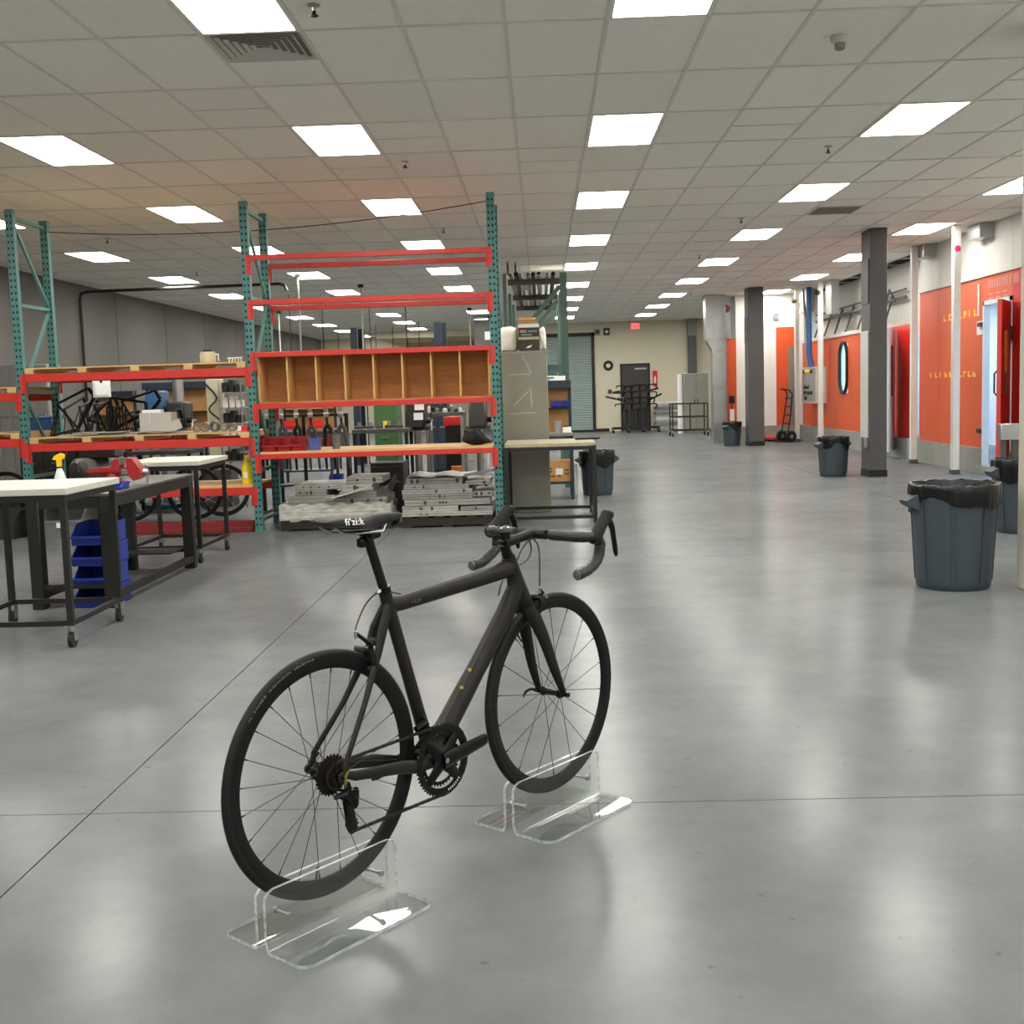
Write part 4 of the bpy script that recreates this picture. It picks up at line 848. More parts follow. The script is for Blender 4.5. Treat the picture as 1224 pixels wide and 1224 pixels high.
# tray with spray bottle and yellow cloth
ty = 8.45; p = D(73, 574, ty); t = thing('blue_tray', 'shallow blue tray on the bench under the spray bottle', 'tray', (p.x+.02, ty, bzt))
M().box(-.15, .15, -.1, .1, 0, .012, .004).box(-.15, .15, -.1, -.092, .012, .035).box(-.15, .15, .092, .1, .012, .035).box(-.15, -.142, -.1, .1, .012, .035).box(.142, .15, -.1, .1, .012, .035).build('shell', mat('tray_blue', (34, 44, 110), .45), t)
t = thing('spray_bottle', 'white spray bottle with yellow trigger head on the bench', 'spray bottle', (p.x-.005, ty, bzt+.013))
M().lathe([(.045, 0), (.048, .01), (.046, .05), (.028, .11), (.018, .135), (.017, .145), (0, .146)], n=18).build('bottle', mat('frosted_white', (220, 222, 226), .4), t); M().cyl((0, 0, .14), (0, 0, .152), .019, n=14).build('collar', blackp, t)
M().prism([(-.015, -.014, .152), (.015, -.014, .152), (.017, -.014, .2), (.05, -.014, .215), (.05, -.014, .235), (.015, -.014, .25), (-.03, -.014, .23), (-.045, -.014, .205), (-.015, -.014, .2)], (0, .028, 0)).build('trigger_head', mat('spray_yellow', (244, 196, 30), .4), t); M().box(.05, .064, -.011, .011, .21, .242).tube([(.03, 0, .21), (.034, 0, .19), (.028, 0, .175)], .005, 6).build('nozzle', blackp, t)
q = M(); q.ball((0, 0, .018), 1, (.06, .045, .024), 16)
for v in q.bm.verts: v.co.z = max(0, v.co.z+.006*sin(v.co.x*90+v.co.y*60))
wsingle('cleaning_cloth', 'pale yellow cloth lying in the blue tray', 'cloth', q, mat('yellow_cloth', (240, 226, 130), .9), (0, 0, 0)).location = (p.x+.085, ty-.02, bzt+.013)
p = D(150, 585, 8.3); tag(hopper(.12, .16, .05).build('hopper_bin', blue, loc=(bx1-.09, 8.3, bzt)), 'small blue bin on the bench in front of the vise', 'bin')
# stack of blue bins on the floor under the bench
p = G(110, 728); sb = [hopper(.26, .36, .145).mesh('hopper_bin', blue)]
for k in range(4):
    o = link('hopper_bin', sb[0], None, (p.x, p.y+.22, k*.1465), .06*(k % 2)-.03); tag(o, ['blue hopper bin at the bottom of the floor stack', 'blue hopper bin second from the floor in the stack', 'blue hopper bin third from the floor in the stack', 'blue hopper bin topmost in the floor stack'][k], 'bin', 'blue bins stacked on the floor')
# ================================================================== RIGHT SIDE: COLUMNS, BOOTHS, BINS
def column(px_l, px_m, px_r, py, label, nm='column', depth=.46):
    a, b = G(px_m, py), G(px_r, py); x0, x1, y = a.x, b.x, (a.y+b.y)/2
    t = thing(nm, label, 'column', ((x0+x1)/2, y+depth/2, 0)); hx = (x1-x0)/2; hy = depth/2
    M().box(-hx, hx, -hy, hy, .1, CEIL-.002, .004).build('shaft', dgrey, t); M().box(-hx-.008, hx+.008, -hy-.008, hy+.008, 0, .1).build('base_trim', dark, t)
    return t, hx, hy
c1, hx, hy = column(1022, 1038.5, 1061, 570, 'dark grey square column with a white board on its side')
o = c1.location
def zW(px, py, X): return W(px, py, X).z
z0, z1 = zW(1028, 522, o.x-hx), zW(1028, 397, o.x-hx)
wb = M().box(-hx-.02, -hx-.001, -hy+.05, hy-.02, z0, z1, .004).build('white_board', mat('board_white', (188, 190, 186), .4), c1)
z0, z1 = zW(1030, 365, o.x-hx), zW(1030, 313, o.x-hx); M().box(-hx-.012, -hx-.001, -hy+.04, hy-.03, z0, z1, .003).build('access_panel', mat('panel_dark', (60, 59, 57), .5), c1); M().box(-hx-.02, -hx-.001, -hy+.015, -hy+.04, z0, z1).build('panel_edge', dark, c1)
M().box(-hx-.03, -hx-.001, -hy+.1, -hy+.2, .42, .58, .006).build('outlet_box', grey, c1)
c2, hx2, hy2 = column(894, 894.5, 915, 533, 'dark grey square column between a waste bin and the white booth front')
M().box(-hx2-.012, -hx2-.001, -hy2+.03, hy2-.03, 2.35, 2.95).build('access_panel', mat('panel_dark', (60, 59, 57), .5), c2)
p = G(1214, 702); t = thing('pale_post', 'pale painted post standing behind the big grey bin', 'post', (p.x+.165, p.y-.12, 0))
M().box(-.16, .16, -.12, .12, 0, CEIL-.002, .006).build('shaft', mat('pale_post_paint', (186, 182, 168), .5, var=.06), t)

# white poles carrying the booth lights
pole_m = mat('pole_white', (214, 212, 204), .5, var=.07)
poles = [(G(1141, 567), 1145, 'white square pole in front of the orange wall lettering', 1), (G(1091.5, 554), 1095, 'white square pole at the end of the lettered orange wall', 0), (W(981, 500, 6.1), 981, 'white square pole beside the grey control box', 1), (W(953, 500, 6.1), 953, 'white square pole by the hand truck', 1)]
for p, px, lb, led in poles:
    t = thing('booth_pole', lb, 'pole', (p.x, p.y, 0), 0, 'poles along the spray booths'); M().box(-.05, .05, -.05, .05, .07, CEIL-.002, .004).build('shaft', pole_m, t); M().box(-.08, .08, -.08, .08, 0, .012).box(-.06, .06, -.06, .06, .012, .07).build('foot', dgrey, t)
    if px == 1145: M().lathe([(0, 0), (.045, 0), (.045, .004), (0, .005)], (0, -.05, CEIL-.33), 16, (0, -1, 0)).build('round_sticker', mat('pink_sticker', (220, 40, 120), .6), t)
    if px < 990: M().lathe([(0, 0), (.05, 0), (.06, .04), (0, .05)], (-.05, -.02, CEIL-.25), 14, (-.7, -.7, 0)).build('gauge', blackp, t)

XB = 6.47
def WY(px, py=450): return W(px, py, XB).y
# ---- nearer booth with lettering and open door
yA, yD0, yD1, yE = WY(1099), WY(1175.5), WY(1209), 15.45; zc, zo = .37, W(1150, 338, XB).z
b1 = thing('spray_booth', 'orange spray booth wall with yellow lettering and an open red door', 'spray booth', (XB, (yA+yE)/2, 0))
def bp(root, nm, mt, *bx):
    q = M()
    for b in bx: q.box(*b)
    return wpart(q, nm, mt, root)
n = 3
for k in range(n):
    y0, y1 = yD0+(yA-yD0)*k/n, yD0+(yA-yD0)*(k+1)/n; bp(b1, 'wall_panel', orange, (XB, XB+.06, y0+.004, y1-.004, zc, zo))
zd = W(1182, 364, XB).z
bp(b1, 'wall_panel', orange, (XB, XB+.06, yD1, yD0, zd+.06, zo)); bp(b1, 'wall_panel', cred, (XB, XB+.06, yE, yD1-.004, zc, zo))
bp(b1, 'door_frame', mat('frame_pale', (206, 216, 222), .4), (XB-.02, XB+.07, yD0-.05, yD0, .12, zd+.06), (XB-.02, XB+.07, yD1, yD1+.05, .12, zd+.06), (XB-.02, XB+.07, yD1, yD0, zd, zd+.06))
bp(b1, 'curb', concrete, (XB-.05, XB+.1, yD0, yA, 0, zc), (XB-.05, XB+.1, yE, yD1, 0, zc)); bp(b1, 'threshold', concrete, (XB-.05, XB+.1, yD1, yD0, 0, .12))
bp(b1, 'top_flange', offw, (XB-.03, XB+.08, yE, yA, zo, zo+.05))
for k in range(5): y0, y1 = yE+(yA-yE)*k/5, yE+(yA-yE)*(k+1)/5; pn = bp(b1, 'upper_panel', offw, (XB+.01, XB+.05, y0+.004, y1-.004, zo+.05, CEIL))
for px, lb in ((1113, 0), (1180, 0)): y = WY(px, 280); bp(b1, 'exhaust_box', galv, (XB-.2, XB+.01, y-.25, y+.25, CEIL-.2, CEIL-.003))
# lettering (worn, only strokes remain readable)
yl = mat('yellow_letters', (250, 200, 80), .5, var=0); q = M()
def strokes(px0, px1, n, py0, slope, h, kinds):
    for k in range(n):
        px = px0+(px1-px0)*k/(n-1); p = W(px, py0+slope*(px-px0), XB); w_ = .045
        q = M(); q.box(XB-.004, XB, p.y+w_-.012, p.y+w_+.03, p.z-h/2, p.z+h/2)
        for kk in kinds[k % len(kinds)]: q.box(XB-.004, XB, p.y-w_, p.y+w_, p.z+kk*(h/2-.012)-.012, p.z+kk*(h/2-.012)+.012)
        wpart(q, 'wall_letter', yl, b1)
strokes(1114, 1165, 10, 448.5, -.03, .085, [(), (-1,), (), (-1, 0), (-1, 0, 1), (1, 0), (-1,), (1,), (-1,), (-1, 0)])
strokes(1130, 1166.5, 7, 380.5, -.19, .1, [(-1,), (-1, 1), (0,), (-1,), (0, 1), (), (-1,)])
ya, yb_, z_ = WY(1182, 345), WY(1218, 340), zo-.28; q = M()
for k, (f0, f1, hh, dz) in enumerate(((0, .78, .12, .1), (0, .7, .03, 0), (0, .75, .03, -.06), (.84, 1, .12, .1))):
    n_ = 9 if hh > .1 and f1 < .9 else 3
    for i in range(n_): a, b = f0+(f1-f0)*i/n_, f0+(f1-f0)*(i+.7)/n_; q.box(XB-.004, XB, ya+(yb_-ya)*b, ya+(yb_-ya)*a, z_+dz, z_+dz+hh)
wpart(q, 'faded_sign_lettering', mat('faded_pink', (214, 140, 128), .6), b1)
p = W(1171, 355, XB); bp(b1, 'gauge_tube', offw, (XB-.02, XB, p.y-.03, p.y+.03, zo-.55, zo-.08))
p = W(1172, 382, XB); bp(b1, 'instruction_plate', paper, (XB-.008, XB, p.y-.1, p.y+.12, W(1172, 400, XB).z, W(1172, 384, XB).z))
for py in (388, 515): p = W(1172, py, XB); bp(b1, 'hinge', blackp, (XB-.04, XB, yD0+.01, yD0+.16, p.z-.03, p.z+.03))
# open door leaf, hinged at the near jamb
lh = zd-.16; ld = (Vector((6.06, yD1-.62, 0))-Vector((XB-.03, yD1+.02, 0))); Lw = ld.length; ang = atan2(ld.y, ld.x)
dl = M().box(0, Lw, -.025, .025, .14, zd-.02, .004).build('door_leaf', mat('leaf_red', (166, 32, 28), .4), b1); dl.location = Vector((XB-.03, yD1+.02, 0))-b1.location; dl.rotation_euler = (0, 0, ang)
M().box(Lw*.32, Lw*.62, -.029, .029, 1.15, 2.05, .02).build('door_window', mat('amber_window', (196, 140, 60), .15), dl)
for s in (-1, 1): M().tube([(Lw*.9, s*.025, 1.15), (Lw*.9, s*.07, 1.2), (Lw*.9, s*.07, 1.45), (Lw*.9, s*.025, 1.5)], .012, 6).build('door_handle', blackp, dl)
M().box(-.02, .12, -.045, -.025, 1.9, 2.1).box(-.02, .12, .025, .045, 1.9, 2.1).build('door_hinge', blackp, dl)
M().box(Lw-.004, Lw+.006, -.027, .027, .14, zd-.02).build('edge_strip', mat('leaf_edge', (190, 58, 44), .5), dl)

# ---- middle booth with oval window, control box and ducts
yM0, yM1 = WY(1088), 29.35; zo2 = W(1000, 403, XB).z; yr = WY(1063)
b2 = thing('spray_booth', 'orange spray booth wall with a lit oval window and grey control box', 'spray booth', (XB, (yM0+yM1)/2, 0))
yw0, yw1 = WY(1013.5, 440), WY(1004.5, 440); zw0, zw1 = W(1009, 470, XB).z, W(1009, 409, XB).z
segs = [(yr, yw0-.3), (yw1+.3, 26.9), (26.9, 28.1), (28.1, yM1)]
for y0, y1 in segs: bp(b2, 'wall_panel', orange, (XB, XB+.06, y0+.004, y1-.004, zc, zo2))
bp(b2, 'wall_panel', orange, (XB, XB+.06, yw0-.296, yw0, zc, zo2), (XB, XB+.06, yw1, yw1+.296, zc, zo2), (XB, XB+.06, yw0, yw1, zc, zw0), (XB, XB+.06, yw0, yw1, zw1, zo2))
q = M(); yc, hw, zr = (yw0+yw1)/2, (yw1-yw0)/2, (yw1-yw0)/2
ov = [Vector((0, cos(a)*hw, (sin(a)*zr+((zw1-zw0)/2-zr)*(1 if sin(a) >= 0 else -1)))) for a in [2*pi*(k+.5)/24 for k in range(24)]]
for k in range(24):
    a, b = ov[k], ov[(k+1) % 24]; o_ = Vector((XB-.02, yc, (zw0+zw1)/2))
    q.bar(o_+a, o_+b, .04, .06, (1, 0, 0))
fr_ = wpart(q, 'window_frame', blackp, b2)
M().prism([Vector((XB+.02, yc, (zw0+zw1)/2))+v for v in ov], (.008, 0, 0)).build('pane', mat('self_glowing_pane', (176, 220, 240), .25, var=.05, emit=.75), fr_)  # pane emits pale blue itself, standing in for booth light coming through
bp(b2, 'curb', concrete, (XB-.05, XB+.1, yM0, yM1, 0, zc)); bp(b2, 'top_flange', offw, (XB-.03, XB+.35, yr, yM1, zo2, zo2+.07))
bp(b2, 'rear_panel', offw, (XB+.4, XB+.45, yM0, yM1, zo2-.1, CEIL))
for k in range(7): y = yr+.5+k*.95; wpart(M().tube([(XB+.05, y, zo2+.08), (XB+.36, y+.5, zo2+.65)], .02, 6), 'brace', dgrey, b2)
for dz, r_ in ((.55, .035), (.7, .02)): wpart(M().tube([(XB+.3, yr, zo2+dz), (XB+.3, yM1-.2, zo2+dz-.05)], r_, 6), 'pipe', dgrey, b2)
wpart(M().tube([(XB+.2, yr+.3, zo2+.5), (XB+.2, yr+.7, zo2+.75), (XB+.2, yr+1.0, zo2+.4), (XB+.2, yr+1.2, zo2+.6)], .012, 6), 'hose', dark, b2)
y0, y1 = WY(991, 440), WY(996, 440); bp(b2, 'cover_strip', mat('orange_dull', (214, 92, 60), .5), (XB-.02, XB, y0-.05, y0+.18, W(993, 482, XB).z, W(993, 412, XB).z))
bp(b2, 'wall_panel', cred, (XB+.02, XB+.07, yM0, yr-.006, zc, zo2))
# open white door between the two booths
dl = M().box(0, .9, -.025, .025, .14, zo2-.05, .004).build('door_leaf', offw, b2); yh = WY(1070); best = min(range(170, 268), key=lambda a: abs(proj((XB-.03+.9*cos(radians(a)), yh+.9*sin(radians(a)), 1.4))[0]-1061)); dl.location = Vector((XB-.03, yh, 0))-b2.location; dl.rotation_euler = (0, 0, radians(best))
M().box(.3, .62, -.029, .029, 1.1, 2.05, .03).build('door_window', mat('dark_glass', (40, 44, 50), .1), dl); M().tube([(.8, -.025, 1.15), (.8, -.07, 1.2), (.8, -.07, 1.45), (.8, -.025, 1.5)], .012, 6).build('door_handle', blackp, dl)
bp(b2, 'kerb_box', concrete, (XB-.3, XB-.06, yr-.1, yr+.3, 0, .25))
# control box
ya, yb_ = W(975, 460, 6.22).y, W(958.5, 460, 6.22).y; z0, z1 = W(966, 482, 6.22).z, W(966, 439, 6.22).z
t = thing('control_box', 'pale grey control box with dark knobs on the orange booth wall', 'control box', (6.22, (ya+yb_)/2, z0)); h_ = (yb_-ya)/2
M().box(0, .245, -h_, h_, 0, z1-z0, .006).build('housing', mat('box_grey', (196, 194, 180), .5), t); M().box(-.006, 0, -h_+.05, h_-.05, .04, z1-z0-.03).build('face_plate', mat('plate_grey', (150, 150, 148), .4, .4), t)
for k, (fy, fz, c_) in enumerate(((.25, .88, yellow), (-.15, .88, yellow), (.5, .88, blackp), (-.5, .88, blackp), (.4, .45, blackp), (0, .45, blackp), (.4, .3, blackp), (-.1, .3, blackp), (-.5, .3, blackp), (.3, .15, blackp))):
    M().cyl((-.006, fy*h_, fz*(z1-z0)), (-.05, fy*h_, fz*(z1-z0)), .05, .04, 10).build('knob', c_, t)
cyy = (ya+yb_)/2
for k, (dy_, mt_, r_) in enumerate(((.1, galv, .03), (-.28, mat('blue_conduit', (70, 110, 170), .4), .06))):
    zt_ = CEIL-.01; tag(M().tube([(6.24, cyy+dy_, z1+.001), (6.18, cyy+dy_, z1+.3), (6.17, cyy+dy_, z1+1.2), (6.17, cyy+dy_+(.25 if k == 0 else 0), zt_)], r_, 8).build('conduit', mt_), ['galvanised conduit rising from the control box', 'blue conduit rising from the control box to the ceiling'][k], 'conduit')
# sheet-metal boxes under the ceiling
for px0, px1, pxe, py1, lb, mt_, slope in ((955, 965, 974, 372, 'pale sheet-metal plenum with sloped underside beside the blue conduit', offw, .25), (987, 994, 1003, 375, 'bare galvanised duct box under the ceiling by the white pole', galv, 0)):
    a, b = W(px0, 350, 6.25), W(px1, 350, 6.25); zb = W(px1, py1, 6.25).z; t = thing('duct_box', lb, 'duct', (6.5, (a.y+b.y)/2, zb)); h_ = abs(a.y-b.y)/2; xe = D(pxe, 350, b.y).x-6.5
    M().box(-.25, xe, -h_, h_, .001+slope, CEIL-zb-.003, .004).build('body', mt_, t)
    if slope: M().prism([(-.25, -h_, slope), (xe, -h_, slope), (xe, -h_+.1, 0), (xe-.2, -h_+.1, 0)], (0, 2*h_-.2, 0)).build('sloped_underside', mat('pinkish_sheet', (206, 176, 164), .5), t)
    M().box(-.262, xe, -h_-.012, -h_+.02, slope, CEIL-zb-.003).build('seam_flange', galv, t)

# ---- rear booth facing us
YR3 = 29.4; b3 = thing('spray_booth', 'white booth front with orange strips facing the shop', 'spray booth', (5.6, YR3, 0))
xa, xb_, xc_, xd_ = D(868, 450, YR3).x, D(880, 450, YR3).x, D(928, 450, YR3).x, D(951, 450, YR3).x; zt3 = D(940, 391, YR3).z
bp(b3, 'curb', concrete, (xb_+.1, XB, YR3-.04, YR3+.1, 0, .37))
bp(b3, 'orange_panel', orange, (xa, xb_, YR3-.03, YR3+.04, .35, D(874, 405, YR3).z)); bp(b3, 'orange_panel', orange, (xc_, xd_, YR3-.01, YR3+.04, .37, zt3)); bp(b3, 'grey_strip', grey, (D(942, 450, YR3).x, xd_, YR3-.03, YR3-.01, .37, D(945, 415, YR3).z))
for k in range(2): w3 = (xc_-xb_)/2; bp(b3, 'white_panel', white, (xb_+w3*k+.003, xb_+w3*(k+1)-.003, YR3, YR3+.05, .0, zt3))
bp(b3, 'white_panel', white, (xb_, xd_, YR3+.005, YR3+.05, zt3+.004, CEIL)); bp(b3, 'white_panel', white, (xd_, XB+.05, YR3, YR3+.05, .37, CEIL)); bp(b3, 'metal_flange', galv, (D(861, 450, YR3).x, xa, YR3-.1, YR3+.05, 0, CEIL), (xa, D(873, 450, YR3).x, YR3-.1, YR3, D(868, 405, YR3).z, CEIL))
p = D(927, 378, YR3); bp(b3, 'vent_cover', grey, (p.x-.06, p.x+.06, YR3-.05, YR3, p.z-.09, p.z+.07))
p = D(868, 369, YR3-.1); wpart(M().lathe([(0, 0), (.1, 0), (.1, .02), (0, .03)], (p.x, YR3-.1, p.z), 18, (0, -1, 0)), 'red_valve', darkred, b3)
struct(M().box(4.75, 9.8, YR3+.3, YR3+.4, 0, CEIL).build('wall_booth_rear', white))
# lit booth interior
struct(M().box(9.3, 9.35, 15.45, YR3, 0, CEIL).build('wall_booth_inner', mat('booth_white', (226, 232, 236), .6))); struct(M().box(XB+.1, 9.3, 15.35, 15.45, 0, CEIL).build('wall_booth_end', mat('booth_white', (226, 232, 236), .6)))
struct(M().box(XB+.5, 9.3, 15.45, YR3, 2.95, 3.0).build('ceiling_booth', mat('booth_white', (226, 232, 236), .6)))
bl = mat('booth_tube_light', (190, 225, 255), .5, var=0, emit=30)
for k, y in enumerate((17.0, 19.4, 22.5, 25.4, 28.0)):
    t = thing('booth_light', 'bluish white light strip inside the spray booth', 'light', (8.0, y, 2.948), 0, 'lights inside the booths'); M().box(-.4, .4, -.7, .7, -.06, 0).build('housing', white, t); M().box(-.36, .36, -.66, .66, -.07, -.06).build('tube_cover', bl, t)

# steel guard and red bracket by the open door
p = D(1205, 516, 14.6); t = thing('steel_guard', 'grey steel guard box on a post next to the open red door', 'guard', (p.x, 14.6, 0)); M().box(-.11, .16, -.06, .06, p.z-.1, p.z+.1, .006).build('guard_box', galv, t); M().box(-.09, -.03, -.03, .03, 0, p.z-.1).build('post', dgrey, t); M().box(.05, .11, -.03, .03, 0, p.z-.1).build('post', dgrey, t)

# ---- waste bins
def waste_bin(loc, r, h, label, rz=0, drop=.13, seed=0):
    rnd = random.Random(seed); t = thing('waste_bin', label, 'waste bin', loc, rz, 'grey waste bins with black liners'); rb = r*.86
    M().lathe([(0, 0), (rb*.96, 0), (rb, .015), (rb*1.01, .06), (r*.985, h-.1), (r*.985, h-.03), (r*1.04, h-.025), (r*1.04, h), (r*.97, h), (r*.95, h-.1), (rb*.95, .03), (0, .03)], n=40).build('body', cangrey, t)
    for s in (-1, 1):
        M().prism([(s*(r*.95), -.06, h-.17), (s*(r*1.0+.06), -.045, h-.13), (s*(r*1.0+.075), -.04, h-.1), (s*(r*.97), -.06, h-.05)], (0, .12 if s > 0 else .12, 0)).build('handle', cangrey, t)
    q = M(); q.bm.free(); q.bm = bmesh.new(); ph = [rnd.uniform(0, 6.28) for _ in range(6)]
    for k in range(8): a = 2*pi*k/8+.3; rr_ = r*.955; q.bar((rb*1.02*cos(a), rb*1.02*sin(a), .05), (r*1.0*cos(a), r*1.0*sin(a), h-.06), .018, .012, (cos(a), sin(a), 0))
    q.build('rib', cangrey, t)
    def wob(j, a, rr, z):
        f = (sin(9*a+ph[0])*.5+sin(17*a+ph[1])*.35+sin(29*a+ph[2])*.25)
        lo = (sin(3*a+ph[3])+.6*sin(5*a+ph[4]))*.5
        amp = (.012, .011, .009, .006, .007, .008, .016, .02)[min(j, 7)]
        return rr+amp*f, z+(.0 if j > 3 else -(3-j)*.03*lo)+(.006*f if j >= 4 else 0)
    M().lathe([(r*1.035, h-drop), (r*1.05, h-drop*.7), (r*1.065, h-drop*.35), (r*1.062, h-.005), (r*1.045, h+.008), (r*.99, h+.008), (r*.95, h-.05), (r*.9, h-.16)], n=96, fn=wob).build('liner', linerm, t, ang=70)
    return t
p = G(1155, 708); waste_bin((p.x, p.y+.25, 0), .278, .70, 'large grey round waste bin with black liner beside the pale post', .15, .12, 1)
p = G(1000, 570); waste_bin((p.x, p.y+.2, 0), .225, .585, 'grey waste bin with black liner at the foot of the column with the white board', .4, .13, 2)
p = G(879, 533); waste_bin((p.x-.06, p.y+.1, 0), .215, .55, 'grey waste bin with black liner beside the galvanised air duct', .8, .12, 3)
p = G(712, 593); waste_bin((p.x+.04, p.y+.22, 0), .225, .585, 'grey waste bin with bunched black liner behind the chipboard table', .2, .17, 4)
waste_bin((4.32, 10.7, 0), .24, .66, 'grey waste bin with black liner hidden behind the pale post', .2, .16, 5)

# ---- hand truck and red floor jack
p = G(947, 527); t = thing('hand_truck', 'black two-wheeled hand truck leaning at the orange booth corner', 'hand truck', (p.x-.3, p.y-.5, 0), -1.25); zt_ = 1.25
for s in (-1, 1): M().tube([(s*.15, 0, .12), (s*.14, .1, .7), (s*.12, .16, zt_-.1), (s*.09, .08, zt_), (s*.04, -.06, zt_+.02)], .018, 6).build('rail', blackp, t)
M().tube([(-.04, -.06, zt_+.02), (.04, -.06, zt_+.02)], .018, 6).build('handle', blackp, t)
for k in range(5): z = .25+.2*k; M().box(-.15, .15, .02+.11*k/5, .04+.11*k/5, z-.015, z+.015).build('cross_bar', blackp, t)
M().box(-.2, .2, -.25, 0, .02, .035).build('toe_plate', blackp, t)
for s in (-1, 1): w_ = M().lathe([(.05, -.03), (.13, -.035), (.14, 0), (.13, .035), (.05, .03)], (s*.22, .06, .141), 20, (1, 0, 0), True).build('wheel', rubber, t); M().cyl((s*.19, .06, .141), (s*.25, .06, .141), .05, n=12).build('wheel_hub', grey, w_)
p = G(926, 526); t = thing('floor_jack', 'low red wheeled platform on the floor in front of the white booth', 'platform', (p.x-.05, p.y-.45, 0)); M().box(-.28, .28, -.3, .3, .05, .12, .01).build('deck', mat('pinkish_red', (190, 44, 60), .45), t)
for sx in (-1, 1):
    for sy in (-1, 1): M().lathe([(0, -.02), (.03, -.02), (.03, .02), (0, .02)], (sx*.22, sy*.22, .03), 12, (1, 0, 0)).build('wheel', rubber, t)

# ================================================================== FAR END
YD = 28.95; a, b, c_ = D(842, 360, YD), D(866, 405, YD), D(851, 420, YD); d_ = D(868, 524, YD)
t = thing('air_duct', 'tall galvanised air duct with a stepped upper section', 'duct', ((c_.x+d_.x)/2, YD+.1, 0)); ox = (c_.x+d_.x)/2
M().box(a.x-ox, b.x-ox, -.25, .15, b.z, CEIL-.003, .004).build('upper_section', galv, t)
M().prism([(a.x-ox, -.25, b.z), (b.x-ox, -.25, b.z), (d_.x-ox, -.25, c_.z), (c_.x-ox, -.25, c_.z)], (0, .4, 0)).build('transition', galv, t)
M().box(c_.x-ox, d_.x-ox, -.25, .15, .03, c_.z, .004).build('lower_section', galv, t); M().box(c_.x-ox-.03, d_.x-ox+.03, -.28, .16, 0, .03).build('base_flange', galv, t)
for z in (c_.z, c_.z-.9, c_.z-1.75, b.z): M().box((a.x if z > c_.z else c_.x)-ox-.03, d_.x-ox+.02, -.28, -.25, z-.025, z+.025).build('joint_flange', steel, t)
q = M()
for z0, z1 in ((.2, c_.z-1.0), (c_.z-.85, c_.z-.05)):
    q.bar((c_.x-ox+.03, -.252, z0), (d_.x-ox-.03, -.252, z1), .006, .004, (0, 1, 0)).bar((d_.x-ox-.03, -.252, z0), (c_.x-ox+.03, -.252, z1), .006, .004, (0, 1, 0))
q.build('crease', steel, t)
a, b = D(823, 388, YB-.3), D(833, 445, YB-.3); t = thing('flue_pipe', 'dark rectangular flue on the cream wall behind the duct', 'flue', ((a.x+b.x)/2, YB-.16, 0)); M().box(-.13, .13, -.14, .14, 0, 3.05, .004).build('lower_flue', dgrey, t); M().box(-.15, .15, -.14, .14, 3.05, CEIL-.003).build('upper_flue', grey, t)
# beige cabinets, white roll, sheet stack, wheeled frame
p = G(828, 520); yc = 35.2; xa, xb_ = D(818, 500, yc).x, D(847, 500, yc).x; zt_ = D(830, 446, yc).z
t = thing('storage_cabinet', 'wide beige metal cabinet standing behind the wheeled frame', 'cabinet', ((xa+xb_)/2, yc+.3, 0)); h_ = (xb_-xa)/2
M().box(-h_, h_, -.3, .3, 0, zt_, .01).build('body', cabgrey, t)
for s in (-1, 1): M().box(min(0, s*h_)+.01, max(0, s*h_)-.01, -.315, -.3, .06, zt_-.04, .003).build('door', cabgrey, t); M().box(s*.05-.012, s*.05+.012, -.335, -.315, zt_*.5, zt_*.5+.12).build('handle', dark, t)
xw = D(815, 500, yc).x; t = thing('paper_roll', 'tall white roll standing beside the beige cabinet', 'roll', (xw-.01, yc+.2, 0)); M().lathe([(0, 0), (.085, 0), (.085, zt_-.02), (.03, zt_-.02), (.03, zt_-.08), (0, zt_-.08)], n=20).build('roll', paper, t)
xa, xb_ = D(783, 500, 38.3).x, D(811, 500, 38.3).x
for k in range(11):
    w_ = (xb_-xa); o_ = M().box(-w_/2, w_/2, -.3, .3, 0, .085, .006).build('folded_panel', [galv, offw, galv][k % 3], loc=((xa+xb_)/2+random.uniform(-.04, .04), 38.3+random.uniform(-.05, .05), .0+.0868*k), rz=random.uniform(-.06, .06))
    tag(o_, 'flat silver sheet-metal panel in the stack against the cream wall', 'metal panel', 'sheet-metal panels stacked by the wall')
ya = 33.2; xa, xb_ = D(804, 500, ya).x, D(846, 500, ya).x; t = thing('wheeled_frame', 'open black tube frame on casters in front of the beige cabinet', 'cart', ((xa+xb_)/2, ya+.35, 0)); h_ = (xb_-xa)/2; zt_ = .92
for sx in (-1, 0, 1):
    for sy in (-1, 1):
        if sx or sy < 0: M().cyl((sx*h_, sy*.35, .16), (sx*h_, sy*.35, zt_), .018, n=8).build('upright', dark, t)
for z in (.17, .55, zt_):
    for sy in (-1, 1): M().cyl((-h_, sy*.35, z), (h_, sy*.35, z), .018, n=8).build('rail', dark, t)
for sx in (-1, 1):
    for z in (.17, zt_): M().cyl((sx*h_, -.35, z), (sx*h_, .35, z), .018, n=8).build('rail', dark, t)
    for sy in (-1, 1): c = M().box(sx*h_-.02, sx*h_+.02, sy*.35-.03, sy*.35+.03, .1, .16).build('caster', steel, t); M().lathe([(0, -.02), (.06, -.02), (.06, .02), (0, .02)], (sx*h_, sy*.35, .0605), 14, (1, 0, 0)).build('caster_wheel', rubber, c)
